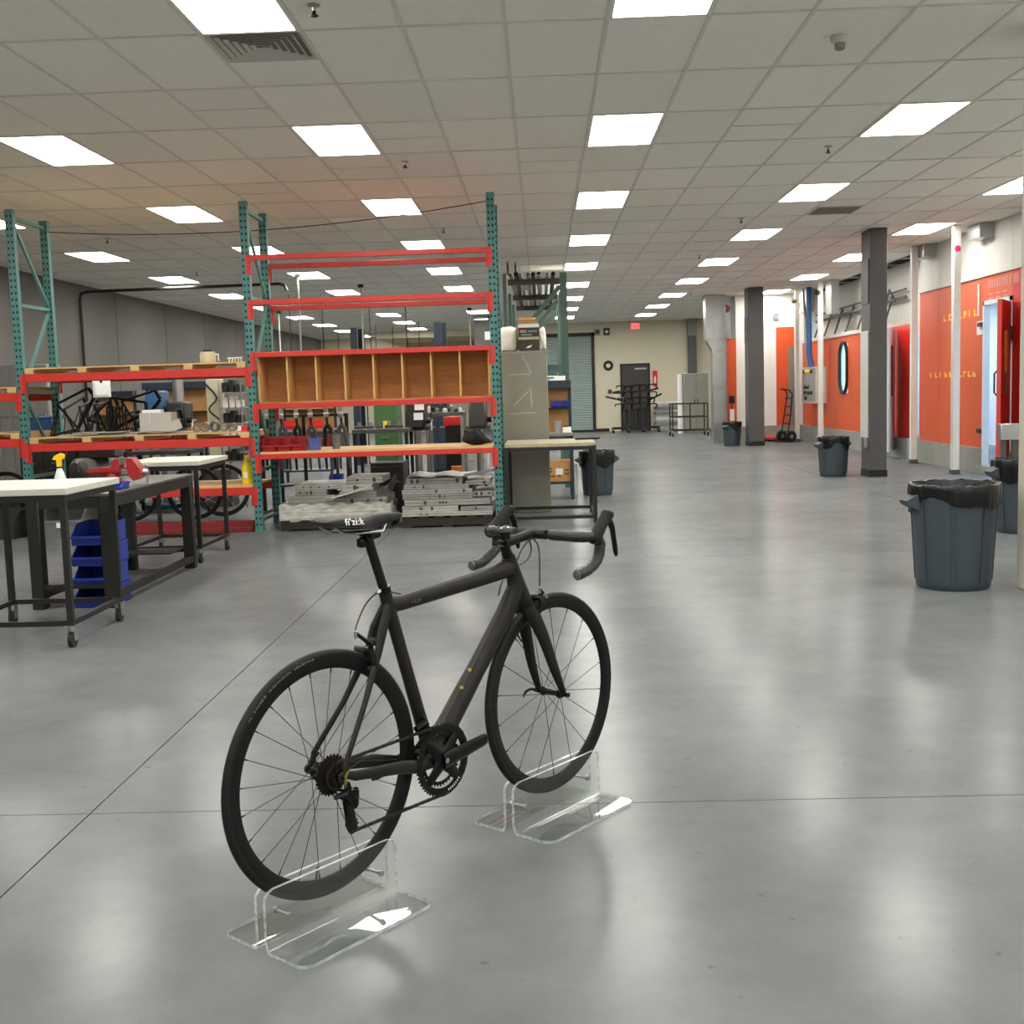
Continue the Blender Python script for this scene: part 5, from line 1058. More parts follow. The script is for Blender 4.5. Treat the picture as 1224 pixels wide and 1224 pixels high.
# rolling rack of handlebars and forks at the black door
yb2 = 37.2; p = D(760, 500, yb2); t = thing('parts_rack', 'dark rolling rack hung with handlebars and forks before the black door', 'parts rack', (p.x, yb2, 0)); hx = .72
for sy in (-1, 1): M().box(-hx, hx, sy*.28-.03, sy*.28+.03, .12, .18).build('base_rail', dark, t)
for sx in (-1, -.33, .33, 1):
    M().box(sx*hx-.03, sx*hx+.03, -.28, .28, .12, .17).build('base_rail', dark, t)
    for sy in (-1, 1): c = M().box(sx*hx-.02, sx*hx+.02, sy*.28-.03, sy*.28+.03, .1, .13).build('caster', steel, t); M().lathe([(0, -.02), (.055, -.02), (.055, .02), (0, .02)], (sx*hx, sy*.28, .0555), 14, (1, 0, 0)).build('caster_wheel', rubber, c)
for sx in (-.5, -.17, .17, .5): M().box(sx*hx*1.2-.02, sx*hx*1.2+.02, -.02, .02, .17, 1.5).build('upright', dark, t)
for z in (.7, 1.1, 1.45): M().box(-hx*.62, hx*.62, -.02, .02, z-.02, z+.02).build('cross_bar', dark, t)
rnd = random.Random(3)
for k in range(20):
    x = -.5+.25*(k % 5)+rnd.uniform(-.03, .03); z = .85+.19*(k//5)+rnd.uniform(-.03, .03); s = rnd.choice((-1, 1)); w_ = rnd.uniform(.1, .14)
    tag(M().tube(smooth([Vector((x-w_, -.12, z)), Vector((x-w_*.9, -.2, z+.05)), Vector((x, -.12, z+.06)), Vector((x+w_*.9, -.2, z+.05)), Vector((x+w_, -.1, z-.06)), Vector((x+w_*.7, -.06, z-.1))], 3), .02, 6).build('drop_bar', [bmatte, dark, steel][k % 3 if k % 5 == 0 else 0], loc=(p.x, yb2, 0)), 'curved dark drop handlebar hung on the rolling rack', 'handlebar', 'handlebars on the rolling rack')
for k, (x, z, x2, z2) in enumerate(((-.3, 1.0, -.95, 1.16), (.35, .98, .82, 1.2), (.4, 1.3, .72, 1.38), (-.35, 1.25, -.72, 1.28))): M().tube([(x, -.05, z), (x2, -.12, z2)], .03, 8).build('support_arm', dark, t)
for k in range(6): x = -.3+.12*k; M().tube([(x, -.06, .75), (x+.02, -.07, .22)], [.03, .018], 8).build('hanging_tube', [bmatte, navy, dark][k % 3], t)

p = D(875, 500, 28.3); t = thing('floor_squeegee', 'black-handled squeegee with white tag standing by the orange strip', 'squeegee', (p.x, 28.3, 0)); zz = D(875, 472, 28.3).z
M().cyl((0, 0, .04), (0, 0, zz-.12), .014, n=8).build('handle', blackp, t); M().box(-.07, .07, -.02, .02, zz-.2, zz-.02, .01).build('head', blackp, t); M().box(-.05, .05, -.03, -.02, zz-.62, zz-.34).build('tag', paper, t); M().box(-.12, .12, -.02, .02, 0, .04).build('foot', blackp, t)
# ================================================================== BEHIND THE RACK
# chipboard table, grey cabinet
ty0, ty1 = 12.32, 13.42; tx0, tx1 = PX[2]+.07, D(713, 560, ty0).x; tz = D(660, 530, ty0).z
chip = mat('chipboard', (160, 150, 124), .7, var=.2, scale=30)
t = thing('chipboard_table', 'steel-framed table with pale chipboard top beside the rack post', 'table', ((tx0+tx1)/2, (ty0+ty1)/2, 0)); hx, hy = (tx1-tx0)/2, (ty1-ty0)/2
M().box(-hx, hx, -hy, hy, tz-.035, tz, .003).build('table_top', chip, t)
for sx in (-1, 1):
    for sy in (-1, 1): M().box(sx*(hx-.02)-.02, sx*(hx-.02)+.02, sy*(hy-.02)-.02, sy*(hy-.02)+.02, 0, tz-.035).build('leg', dark, t)
    for z in (.05, tz-.075): M().box(sx*(hx-.02)-.015, sx*(hx-.02)+.015, -hy+.04, hy-.04, z, z+.035).build('rail', dark, t)
for sy in (-1, 1):
    for z in (.05, tz-.075): M().box(-hx+.04, hx-.04, sy*(hy-.02)-.015, sy*(hy-.02)+.015, z, z+.035).build('rail', dark, t)
cy = 13.56; xa, xb_ = D(594, 470, cy).x, D(655, 470, cy).x; zt_ = D(628, 420, cy).z
t = thing('tall_cabinet', 'tall khaki grey steel cabinet with taped marks behind the chipboard table', 'cabinet', ((xa+xb_)/2, cy+.3, 0)); hx = (xb_-xa)/2
M().box(-hx, hx, -.3, .3, 0, zt_, .006).build('body', cabgrey, t); M().box(-hx-.004, hx+.004, -.305, .3, zt_-.03, zt_+.004, .003).build('top_cap', cabgrey, t); M().box(-hx+.07, -hx+.085, -.308, -.3, .5, .72).build('handle', steel, t)
def cabp(px, py): p = D(px, py, cy-.003); return (p.x-t.location.x, -.303, p.z)
tape = mat('masking_tape', (178, 172, 150), .7)
for a, b in (((608, 448), (634, 447)), ((624, 425), (635, 446)), ((614, 485), (632, 467)), ((634, 463), (636, 487)), ((609, 495), (640, 493))): M().bar(cabp(*a), cabp(*b), .012, .002, (0, 1, 0)).build('tape_strip', tape, t)
# things on top of the cabinet
def sack(loc, sx, sy, sz, label, seed):
    q = M(); q.ball((0, 0, sz), 1, (sx, sy, sz), 22); rn = random.Random(seed); ph = [rn.uniform(0, 6) for _ in range(6)]
    for v in q.bm.verts:
        c = v.co-Vector((0, 0, sz)); e = [abs(c.x)/sx, abs(c.y)/sy, abs(c.z)/sz]; sq = max(e) or 1; k_ = (sum(i*i for i in e)**.5/sq)**.75
        a = k_*(1+.05*sin(c.x/sx*5+ph[0])*cos(c.z/sz*6+ph[1])+.05*sin(c.y/sy*9+ph[2]+c.z/sz*8)+.03*sin(c.x/sx*13+c.z/sz*11)); tp = 1-.22*max(0, c.z/sz)
        v.co = Vector((c.x*a*tp*.92, c.y*a*tp*.92, max(0, sz*.98+c.z*a*.95)))
    return wsingle('plastic_sack', label, 'sack', q, mat('white_sack_film', (226, 222, 210), .35, var=.05, bump=.6, bscale=14), (0, 0, 0), None, 60)
a = D(608, 420, cy+.1); sack(None, .128, .15, .15, 'bulging white plastic sack on the grey cabinet beside the rack post', 2).location = (a.x, cy+.25, zt_+.005)
a = D(648, 420, cy+.1); sack(None, .05, .15, .14, 'narrow white plastic sack squeezed behind the printed carton', 5).location = (a.x+.005, cy+.22, zt_+.005)
a, b = D(620, 420, cy+.0), D(644, 387, cy+.0); w_ = (b.x-a.x)/2; t = thing('printed_carton', 'dark printed carton with white top band on the grey cabinet', 'carton', ((a.x+b.x)/2, cy+.12, zt_+.005)); h_ = b.z-a.z
M().box(-w_, w_, -.1, .1, 0, h_, .003).build('body', mat('dark_print', (58, 48, 42), .6, var=.3, scale=20), t); M().box(-w_-.001, w_+.001, -.102, .1, h_*.87, h_+.001).build('top_band', paper, t); M().box(-w_-.001, w_+.001, -.102, -.1, h_*.42, h_*.52).build('middle_band', mat('print_beige', (178, 168, 140), .6), t)
M().box(-w_*.85, -w_*.2, -.102, -.1, h_*.68, h_*.78).build('printed_patch', mat('print_tan', (170, 130, 110), .6), t); M().box(-w_*.05, w_*.8, -.102, -.1, h_*.7, h_*.76).build('printed_patch', mat('print_green', (120, 140, 128), .6), t); M().box(-w_*.7, w_*.3, -.102, -.1, h_*.57, h_*.63).build('printed_patch', mat('print_blue', (110, 136, 158), .6), t); M().prism([(-w_*.3, -.102, h_*.1), (w_*.1, -.102, h_*.12), (w_*.35, -.102, h_*.22), (-w_*.1, -.102, h_*.18)], (0, .002, 0)).build('printed_patch', paper, t)
a = D(631, 387, cy+.45); t = thing('cardboard_box', 'plain brown cardboard box on the cabinet behind the printed carton', 'box', (a.x, cy+.42, zt_+.005)); M().box(-.1, .1, -.1, .1, 0, h_+.09, .003).build('body', card, t); M().box(-.1, .1, -.13, -.1, h_+.06, h_+.07).build('flap', card, t)

# workbenches with plywood backs
def backed_bench(x0, x1, y, label, zt_=1.55, zb=.86, dep=.6):
    t = thing('backed_workbench', label, 'workbench', ((x0+x1)/2, y+dep/2, 0)); hx, hy = (x1-x0)/2, dep/2
    for sx in (-1, 1):
        M().box(sx*(hx-.02)-.02, sx*(hx-.02)+.02, hy-.05, hy, 0, zt_).build('upright', navy, t); M().box(sx*(hx-.02)-.02, sx*(hx-.02)+.02, -hy, -hy+.05, 0, zb-.04).build('leg', navy, t)
    M().box(-hx, hx, -hy, hy, zb-.04, zb, .003).build('worktop', mat('worktop_grey', (128, 122, 112), .6), t); M().box(-hx, hx, -hy, -hy+.02, zb-.16, zb-.04).build('drawer_front', navy, t)
    M().box(-hx+.04, hx-.04, hy-.03, hy-.015, zb, zt_-.08).build('plywood_back', mat('bench_ply', (178, 132, 80), .7, var=.12), t); M().box(-hx, hx, hy-.2, hy, zt_-.1, zt_, .004).build('header', navy, t); M().box(-hx+.04, hx-.04, hy-.22, hy-.03, zb+.3, zb+.32).build('shelf', dark, t)
    M().box(-hx+.02, hx-.02, -hy+.03, hy-.03, .2, .23).build('lower_shelf', navy, t)
    for sx in (-1, 1): M().box(sx*(hx-.012)-.004, sx*(hx-.012)+.004, -hy+.06, hy-.06, .23, .5).build('side_panel', navy, t)
    return t
by = 15.05; x1 = D(685, 520, by).x; bt = D(665, 455, by+.5).z
backed_bench(x1-.78, x1, by, 'navy workbench with plywood back behind the grey cabinet', bt)
for k, px in enumerate((664, 675)): p = D(px, 496, by+.44); tag(hopper(.11, .13, .09).build('hopper_bin', blue, loc=(p.x, by+.44, .86+.3205)), ['blue bin on the navy bench shelf next to the cabinet edge', 'blue bin at the open end of the navy bench shelf'][k], 'bin')
p = D(667, 525, by+.3); t = thing('clear_jar', 'tall grey plastic jar on the navy bench', 'jar', (p.x, by+.25, .8605)); M().lathe([(.045, 0), (.048, .14), (.05, .14), (.05, .15), (0, .152)], n=16).build('body', mat('cloudy_plastic', (150, 154, 152), .3), t)
p = D(678, 528, by+.25); t = thing('white_box', 'small white box on the navy bench beside the jar', 'box', (p.x, by+.2, .8605)); M().box(-.055, .055, -.05, .05, 0, .07, .003).build('body', paper, t); M().box(-.05, .02, -.03, .03, .07, .085).build('dark_tool', dark, t)
p = D(669, 568, by+.05); t = thing('cardboard_box', 'brown cardboard box with white label on the lower bench shelf', 'box', (p.x-.005, by+.27, .231)); M().box(-.15, .15, -.2, .2, 0, .27, .003).build('body', card, t); M().box(-.045, .05, -.203, -.2, .09, .17).build('paper_label', paper, t)
for k, (x, z, w_) in enumerate(((-.12, .17, .03), (-.12, .13, .03), (-.1, .07, .05), (0, .07, .02), (.1, .15, .03), (.1, .1, .03))): M().box(x-w_, x+w_, -.202, -.2, z-.012, z+.012).build('printed_mark', mat('brown_ink', (110, 76, 44), .8), t)
p = D(662, 450, by+.45); t = thing('flat_parcel', 'long white and green parcel lying on top of the navy bench', 'parcel', (p.x-.02, by+.46, bt)); M().box(-.2, .17, -.07, .08, 0, .06, .004).build('body', paper, t); M().box(-.2, .02, -.072, -.07, .025, .05).build('green_print', mat('print_teal', (80, 130, 112), .6), t); M().box(-.12, -.04, -.072, -.07, .005, .02).build('red_print', cred, t)
p = D(697, 528, by+.2); tag(M().prism([(-.14, -.06, 0), (.1, -.06, 0), (.14, .05, 0), (-.1, .06, 0)], (0, 0, .02)).build('black_cloth', mat('black_cloth', (20, 20, 21)), loc=(tx1-.06, ty1-.35, tz)), 'folded black cloth on the chipboard table', 'cloth')
p = G(689, 592); tag(M().cyl((0, 0, 0), (0, 0, .42), .022, n=12).build('plastic_pipe', white, loc=(p.x, p.y+.04, 0)), 'short white plastic pipe standing beside the lined bin', 'pipe')

# tube rack with steel beams at the top
ry = 17.0; rp = D(673, 330, ry); rx1 = rp.x; rx0 = D(603, 340, ry).x; rz_ = D(640, 336, ry).z
grn = mat('dark_green_rack', (62, 92, 80), .5, var=.15); brn = mat('rusty_beam', (74, 70, 64), .6, .3, var=.2)
t = thing('tube_rack', 'dark green rack carrying long tubes near the ceiling behind the cabinet', 'rack', ((rx0+rx1)/2, ry+2.6, 0)); cx = (rx0+rx1)/2; hx = (rx1-rx0)/2; RY = [(-2.6, rz_), (.2, rz_), (2.7, rz_)]
for y, z in RY:
    wu = .05 if y < -2 else .022
    for sx in (-1, 1):
        if sx < 0: wu = .025
        else: wu = .05 if y < -2 else .022
        M().box(sx*hx-wu, sx*hx+wu, y-.05, y+.05, 0, rp.z+.05 if y < -2 else z+.06).build('upright', grn, t)
    M().box(-hx+.05, hx-.05, y-.04, y+.04, z-.05, z+.03).build('cross_beam', brn, t); M().box(-hx+.05, hx-.05, y-.03, y+.03, 1.7, 1.78).build('cross_beam', grn, t)
    M().bar((hx-.05, y, z-.08), (hx-.52, y, z-.62), .05, .06).build('knee_brace', grn, t)
for sx in (-1, 1): M().box(sx*hx-.03, sx*hx+.03, -2.55, .15, 1.2, 1.26).build('side_rail', grn, t); M().box(sx*hx-.03, sx*hx+.03, .25, 2.65, 1.2, 1.26).build('side_rail', grn, t)
for k, fx in enumerate((-.78, -.6, -.42, -.2, -.02, .2, .44, .66)):
    r_ = (.03, .035, .025, .03)[k % 4]; q = M().lathe([(r_*.8, -3.0), (r_, -3.0), (r_, 2.95), (r_*.8, 2.95)], (0, 0, r_), 12, (0, 1, 0), True)
    tag(q.build('steel_tube', [steel, brn, galv][k % 3], loc=(cx+fx*hx, ry+2.6, rz_+.031), rz=.003*sin(k*2.3)), 'long round steel tube lying on the dark green rack', 'tube', 'tubes on the dark green rack')
for k, px in enumerate((606, 616)):
    p = D(px, 330, ry-.3); tag(M().lathe([(0, 0), (.022, 0), (.022, .14), (.014, .15), (.014, .19), (0, .19)], n=12).build('black_canister', blackp, loc=(p.x, ry+.1, rz_+.03+.075)), 'small black canister standing on the tubes of the dark green rack', 'canister', 'canisters on the tube rack')
t = thing('white_crate', 'large white panelled crate up on the dark green rack', 'crate', (cx+hx*.25, ry+4.4, rz_+.12)); M().box(-.4, .4, -.3, .3, 0, .26, .004).build('body', offw, t); M().box(-.42, -.22, -.305, -.3, .1, .24).build('paper_label', grey, t)
for x in (-.15, .1, .3): M().box(x-.01, x+.01, -.31, -.3, 0, .26).build('batten', white, t)

# ---- shop floor behind the rack
def X(px, Y): return D(px, 500, Y).x
bb = backed_bench(X(160, 16.2), X(246, 16.2), 16.2, 'navy workbench with plywood back seen behind the grey carton', D(200, 457, 16.7).z, .95)
backed_bench(X(330, 19), X(395, 19), 19, 'navy workbench with plywood back behind the hanging forks', 1.6, .9)
backed_bench(X(100, 19.5), X(150, 19.5), 19.5, 'navy workbench with plywood back behind the stored frames', 1.62, .9)
def cabinet(px0, px1, Y, zt_, mt_, label, dep=.5, nm='machine_cabinet', doors=2):
    x0, x1 = X(px0, Y), X(px1, Y); t = thing(nm, label, 'cabinet', ((x0+x1)/2, Y+dep/2, 0)); hx = (x1-x0)/2
    M().box(-hx, hx, -dep/2, dep/2, .05, zt_, .006).build('body', mt_, t); M().box(-hx+.03, hx-.03, -dep/2+.03, dep/2-.03, 0, .05).build('plinth', dark, t)
    for k in range(doors): w_ = 2*hx/doors; M().box(-hx+w_*k+.012, -hx+w_*(k+1)-.012, -dep/2-.014, -dep/2, .1, zt_-.05, .003).build('door', mt_, t); M().box(-hx+w_*(k+.5)-.05, -hx+w_*(k+.5)+.05, -dep/2-.03, -dep/2-.014, zt_*.62, zt_*.62+.02).build('handle', steel, t)
    return t
cabinet(20, 78, 14.6, 1.09, mat('black_cabinet', (40, 42, 44), .5), 'dark tool cabinet carrying the blue toolbox behind the outer post')
p = D(49, 515, 14.8); t = thing('toolbox', 'blue metal toolbox on the dark tool cabinet', 'toolbox', (p.x, 14.85, 1.0905)); M().box(-.18, .18, -.11, .11, 0, .15, .008).build('body', mat('toolbox_blue', (34, 66, 110), .4), t); M().box(-.185, .185, -.115, .115, .15, .185, .008).build('lid', mat('toolbox_blue', (34, 66, 110)), t); M().tube([(-.06, 0, .185), (-.05, 0, .22), (.05, 0, .22), (.06, 0, .185)], .008, 6).build('handle', steel, t); M().box(-.16, -.12, -.12, -.115, .12, .15).build('latch', steel, t)
t = cabinet(447, 474, 15.6, D(460, 478, 15.6).z, green, 'tall green machine cabinet with a yellow sticker behind the thin deck', .6, doors=1); p = D(462, 507, 15.58); M().box(p.x-t.location.x-.045, p.x-t.location.x+.045, -.32, -.314, p.z-.045, p.z+.045).build('sticker', yellow, t); M().box(p.x-t.location.x-.04, p.x-t.location.x+.02, -.322, -.32, p.z-.045, p.z-.015).build('sticker_text', paper, t)
cabinet(440, 480, 13.75, .62, mat('black_cabinet', (40, 42, 44)), 'low black cabinet below the green machine cabinet', .5)
cabinet(0, 60, 17.2, D(30, 436, 17.2).z, mat('locker_grey', (134, 134, 128), .5), 'row of pale grey lockers against the grey wall', .5, 'locker_row', 4)
cabinet(510, 535, 21, 1.3, navy, 'navy cabinet standing behind the tall steel table', .5)
cabinet(555, 582, 17.5, .62, offw, 'low white cabinet on the floor behind the plate stack', .5)
# steel tables
def table(px0, px1, Y, z, label, dep=.6, mt_=None, leg=dark):
    x0, x1 = X(px0, Y), X(px1, Y); t = thing('steel_table', label, 'table', ((x0+x1)/2, Y+dep/2, 0)); hx = (x1-x0)/2; hy = dep/2
    M().box(-hx, hx, -hy, hy, z-.05, z, .003).build('table_top', mt_ or mat('bench_steel', (92, 92, 88)), t)
    for sx in (-1, 1):
        for sy in (-1, 1): M().box(sx*(hx-.025)-.02, sx*(hx-.025)+.02, sy*(hy-.025)-.02, sy*(hy-.025)+.02, 0, z-.05).build('leg', leg, t)
        M().box(sx*(hx-.025)-.015, sx*(hx-.025)+.015, -hy+.05, hy-.05, .2, .24).build('rail', leg, t)
    M().box(-hx+.04, hx-.04, -hy+.05, hy-.05, .24, .26).build('lower_shelf', dark, t)
    return t, z
tb, z = table(420, 487, 14.5, D(450, 513, 14.5).z, 'steel table in front of the green machine cabinet')
tb2, z2 = table(508, 554, 16, D(530, 493, 16).z, 'tall steel table with thin pale legs behind the thin deck', leg=steel)
tb3, z3 = table(144, 225, 14.6, .8, 'steel table standing behind the open rack bay', mt_=mat('dark_bench', (60, 58, 56), .6))
# small things on those tables
p = D(541, 504, 17); t = thing('red_crate', 'red plastic crate on a low stand behind the tall steel table', 'crate', (p.x, 17.2, 0)); M().box(-.14, .14, -.12, .12, p.z-.06, p.z+.07, .006).build('crate', cred, t); M().box(-.12, .12, -.1, .1, 0, p.z-.06).build('stand', dark, t)
p = D(550, 529, 17); t = thing('orange_box', 'small orange box under the tall steel table', 'box', (p.x, 16.3, .2605)); M().box(-.08, .08, -.08, .08, 0, .12, .004).build('body', mat('orange_plastic', (214, 120, 50), .5), t); M().box(-.085, .085, -.085, .085, .12, .135).build('lid', mat('orange_plastic', (214, 120, 50)), t)
rn = random.Random(11)
for k in range(9):
    px = 512+k*4.8; p = D(px, 492, 16.2); h_ = rn.uniform(.05, .16); r_ = rn.uniform(.02, .04)
    o_ = M().lathe([(r_, 0), (r_, h_*.7), (r_*.4, h_*.8), (r_*.4, h_), (0, h_)], n=10).build('bottle', [offw, dark, steel, navy][k % 4], loc=(p.x, 16.15+.2*rn.random(), z2)); tag(o_, ['small white bottle on the tall steel table', 'small dark bottle on the tall steel table', 'small steel canister on the tall steel table', 'small navy bottle on the tall steel table'][k % 4], 'bottle', 'bottles on the tall steel table')
for k in range(5):
    p = D(428+k*12, 511, 14.7); s_ = rn.uniform(.035, .05); t = thing('machine_part', 'dark machined part lying on the steel table by the green cabinet', 'machine part', (p.x, 14.75+.1*rn.random(), z), rn.random(), 'parts on the steel table')
    M().box(-s_, s_, -.05, .05, 0, .04, .006).build('block', dgrey, t); M().cyl((0, 0, .04), (0, 0, .04+s_), .03, n=10).build('boss', steel, t)
# pillar drills
def pillar_drill(px, Y, label, zt_=1.75, sc=1, col=None):
    p = X(px, Y); col = col or dgrey; t = thing('pillar_drill', label, 'drill press', (p, Y, 0))
    M().box(-.2*sc, .2*sc, -.22, .22, 0, .06, .01).build('base', col, t); M().cyl((0, .1, .06), (0, .1, zt_-.1), .045*sc, n=14).build('column', steel, t); M().box(-.15*sc, .15*sc, -.2, .06, .95, 1.0, .006).build('work_table', col, t)
    M().box(-.11*sc, .11*sc, -.24, .2, zt_-.35, zt_, .03).build('head', col, t); M().cyl((0, -.12, zt_-.35), (0, -.12, zt_-.55), .03, .018, 12).build('spindle', steel, t); M().cyl((.1*sc, -.1, zt_-.25), (.17*sc, -.1, zt_-.25), .035, n=10).build('feed_hub', dark, t)
    for k in range(3): a = 2*pi*k/3; M().tube([(.17*sc, -.1, zt_-.25), (.18*sc, -.1+.14*cos(a), zt_-.25+.14*sin(a))], .008, 5).build('feed_lever', steel, t)
    return t
pillar_drill(572, 14.9, 'dark pillar drill behind the black bag', D(572, 478, 14.9).z); pillar_drill(498, 15.2, 'black milling drill beside the green machine cabinet', D(498, 480, 15.2).z, 1.15, mat('machine_black', (36, 36, 38), .5)); pillar_drill(190, 15.5, 'blue pillar drill behind the grey carton', D(190, 467, 15.5).z, .9, mat('machine_blue', (44, 92, 136), .45)); pillar_drill(216, 15.6, 'dark bench mill with grey column behind the steel rings', D(216, 480, 15.6).z, 1.1, mat('machine_black', (36, 36, 38)))
for px, py in ((500, 486), (499, 498)): p = D(px, py, 14.85); tag(M().box(-.06, .06, -.002, .002, -.045, .045).build('notice', paper, loc=(p.x, 15.2-.245, p.z)), 'white paper notice stuck on the black milling drill', 'notice', 'notices on the milling drill')
p = D(215, 440, 15.8); t = thing('dust_pipe', 'grey sheet-metal dust pipe rising behind the bench mill', 'pipe', (X(215, 16.02), 16.02, 0)); M().cyl((0, 0, 0), (0, 0, D(215, 452, 15.9).z), .075, n=16).build('pipe', galv, t); M().lathe([(.08, 1.2), (.08, 1.24)], n=16).build('joint', steel, t)
t = thing('machine_column', 'beige machine column wrapped with black hoses behind the open bay', 'machine', (X(254, 15.4), 15.6, 0)); zt_ = D(254, 453, 15.4).z; M().box(-.09, .09, -.12, .12, 0, zt_, .01).build('column', mat('machine_beige', (186, 180, 152), .5), t); M().box(-.2, .2, -.2, .2, 0, .5, .01).build('base', dgrey, t)
M().tube(smooth([Vector((-.1, -.13, zt_-.05)), Vector((.06, -.16, zt_-.25)), Vector((-.05, -.17, zt_-.4)), Vector((.1, -.15, zt_-.55))], 4), .012, 6).build('hose', blackp, t)
# wire shelving with small stock
x0, x1 = X(263, 15.2), X(289, 15.2); t = thing('wire_shelving', 'narrow wire shelf unit holding small stock behind the teal post', 'shelving', ((x0+x1)/2, 15.4, 0)); hx = (x1-x0)/2; zt_ = D(275, 458, 15.2).z
for sx in (-1, 1):
    for sy in (-1, 1): M().cyl((sx*hx, sy*.18, 0), (sx*hx, sy*.18, zt_), .01, n=6).build('upright', steel, t)
LV = [.3, .6, .9, 1.1, 1.3, 1.5]
for z in LV: M().box(-hx, hx, -.18, .18, z, z+.012).build('shelf', steel, t)
k = 0
for z in LV[1:]:
    for i in range(3):
        c_ = [dark, blue, card, offw, navy, darkred][(k*5+i) % 6]; w_ = hx*.5; k += 1
        tag(M().box(-w_/2, w_/2, -.09, .09, 0, .1+.03*(k % 3), .005).box(-w_/2-.003, w_/2+.003, -.095, -.085, .07, .09).build('stock_box', c_, loc=((x0+x1)/2+(i-1)*hx*.62, 15.38, z+.0125)), 'small stock box on the narrow wire shelving', 'box', 'stock boxes on the wire shelving')
# compressor
cxx, Yc = X(100, 13.6), 13.75; zc_ = D(98, 563, 13.6).z; t = thing('air_compressor', 'grey air compressor tank on the floor behind the spray bottle', 'compressor', (cxx, Yc, 0))
M().lathe([(0, -.36), (.1, -.34), (.15, -.28), (.155, 0), (.15, .28), (.1, .34), (0, .36)], (.0, .1, zc_), 24, (.35, 1, 0)).build('tank', mat('tank_grey', (92, 92, 90), .45), t); M().box(-.1, .3, -.05, .25, zc_+.14, zc_+.32, .02).build('motor', dgrey, t)
for sx in (-1, 1):
    for sy in (-1, 1): M().box(sx*.1-.015, sx*.1+.015, .1+sy*.22-.015, .1+sy*.22+.015, 0, zc_-.1).build('leg', dark, t)
M().tube([(-.05, -.27, zc_), (-.04, -.32, zc_+.06), (-.02, -.3, zc_+.12)], .01, 6).build('outlet_pipe', steel, t)
# row of forks clamped along a rail
Yr = 14.3; x0, x1 = X(308, Yr), X(416, Yr); zr = D(360, 497, Yr).z; t = thing('fork_rail', 'black rail on posts holding a row of bicycle forks', 'rail stand', ((x0+x1)/2, Yr, 0)); hx = (x1-x0)/2
M().box(-hx, hx, -.015, .015, zr-.015, zr+.015).build('rail', dark, t)
for sx in (-.95, 0, .95): M().box(sx*hx-.02, sx*hx+.02, .02, .06, .0, zr+.01).build('post', dark, t); M().box(sx*hx-.03, sx*hx+.03, -.25, .3, 0, .03).build('foot', dark, t)
for k, px in enumerate((320, 337, 355, 372, 391, 408)):
    x = X(px, Yr); f = thing('bicycle_fork', 'black bicycle fork hanging from a silver clamp on the rail', 'fork', (x, Yr-.05, zr), 0, 'forks clamped along the rail')
    M().box(-.03, .03, -.03, .035, -.03, .03, .006).prism([(-.025, 0, .03), (.025, 0, .03), (.012, 0, .1), (-.03, 0, .1)], (0, .02, 0)).build('clamp', steel, f); M().cyl((0, 0, -.02), (.01, 0, -.13), .016, n=8).build('steerer', dark, f)
    for s in (-1, 1): M().tube([(.01, 0, -.12), (.01+s*.035, 0, -.17), (.02+s*.05, 0, -.36), (.03+s*.055, .02, -.66)], [.028, .026, .022, .014], 8).build('blade', dgrey if k % 2 else dark, f)
# blue bins beyond the forks, red bins on the back bench
for k, (px, c_, lb) in enumerate(((400, blue, 'blue bin hung behind the last fork of the rail'), (421, blue, 'blue bin beyond the end of the fork rail'), (347, cred, 'red bin behind the third fork of the rail'), (378, cred, 'red bin behind the middle forks of the rail'))):
    p = D(px, 506, 19.25); tag(hopper(.22, .2, .14).build('hopper_bin', c_, loc=(p.x, 19.2 if k > 1 or k == 0 else 19.2, .9005 if px < 396 else 0)), lb, 'bin')
# extra bicycle wheels leaning in the dark under the outer bays
for k, (px, Y) in enumerate(((2, 13.8), (60, 14.25), (-40, 14.2), (150, 13.75), (228, 13.8), (262, 14.1))):
    t = thing('spare_wheel', 'black bicycle wheel standing upright behind the rack', 'wheel', (X(px, Y), Y, 0), .25*sin(k*2)+pi/2*(k % 2)*.3, 'spare wheels behind the rack')
    M().lathe([(.31+.012*cos(a), .012*sin(a)) for a in [2*pi*i/8 for i in range(8)]], (0, 0, .323), 40, (0, 1, 0), True).build('tyre', rubber, t); M().lathe([(.27, -.008), (.3, -.011), (.3, .011), (.27, .008)], (0, 0, .323), 40, (0, 1, 0), True).build('rim', blackp, t); M().cyl((0, -.045, .323), (0, .045, .323), .02, n=10).build('hub', steel, t)
    for i in range(12): a = 2*pi*i/12; M().tube([(.018*cos(a), .03*(-1)**i, .323+.018*sin(a)), (.272*cos(a), 0, .323+.272*sin(a))], .0015, 4).build('spoke', steel, t)
# posts and drop cords of the far machines
for k, (px, py, Y) in enumerate(((427.5, 392, 24), (436, 393, 24.4), (527, 385, 23), (533, 386, 23.3))):
    z = D(px, py, Y).z; o_ = M().box(-.07, .07, -.07, .07, 0, z).box(-.1, .1, -.1, .1, 0, .03).build('machine_post', [navy, dark][k % 2] if k < 2 else navy, loc=(X(px, Y), Y, 0)); tag(o_, ['navy square post rising above the cubby box beside a white pole', 'black square post next to the navy post above the cubby box', 'thick navy post rising above the cubby box near the grey cabinet', 'navy post paired close behind the thick one'][k], 'post')
for k, (px, py) in enumerate(((355.5, 327), (431, 340), (561, 368), (333, 372))):
    p = C(px, py); t = thing('white_pole', 'slim white power pole reaching the ceiling behind the rack', 'pole', (p.x, p.y, 0), 0, 'white power poles behind the rack'); M().cyl((0, 0, 0), (0, 0, CEIL-.004), .017, n=10).build('pole', mat('pole_grey', (168, 166, 160), .5), t); M().box(-.05, .05, -.05, .05, CEIL-.06, CEIL-.004).build('ceiling_cap', dark, t)
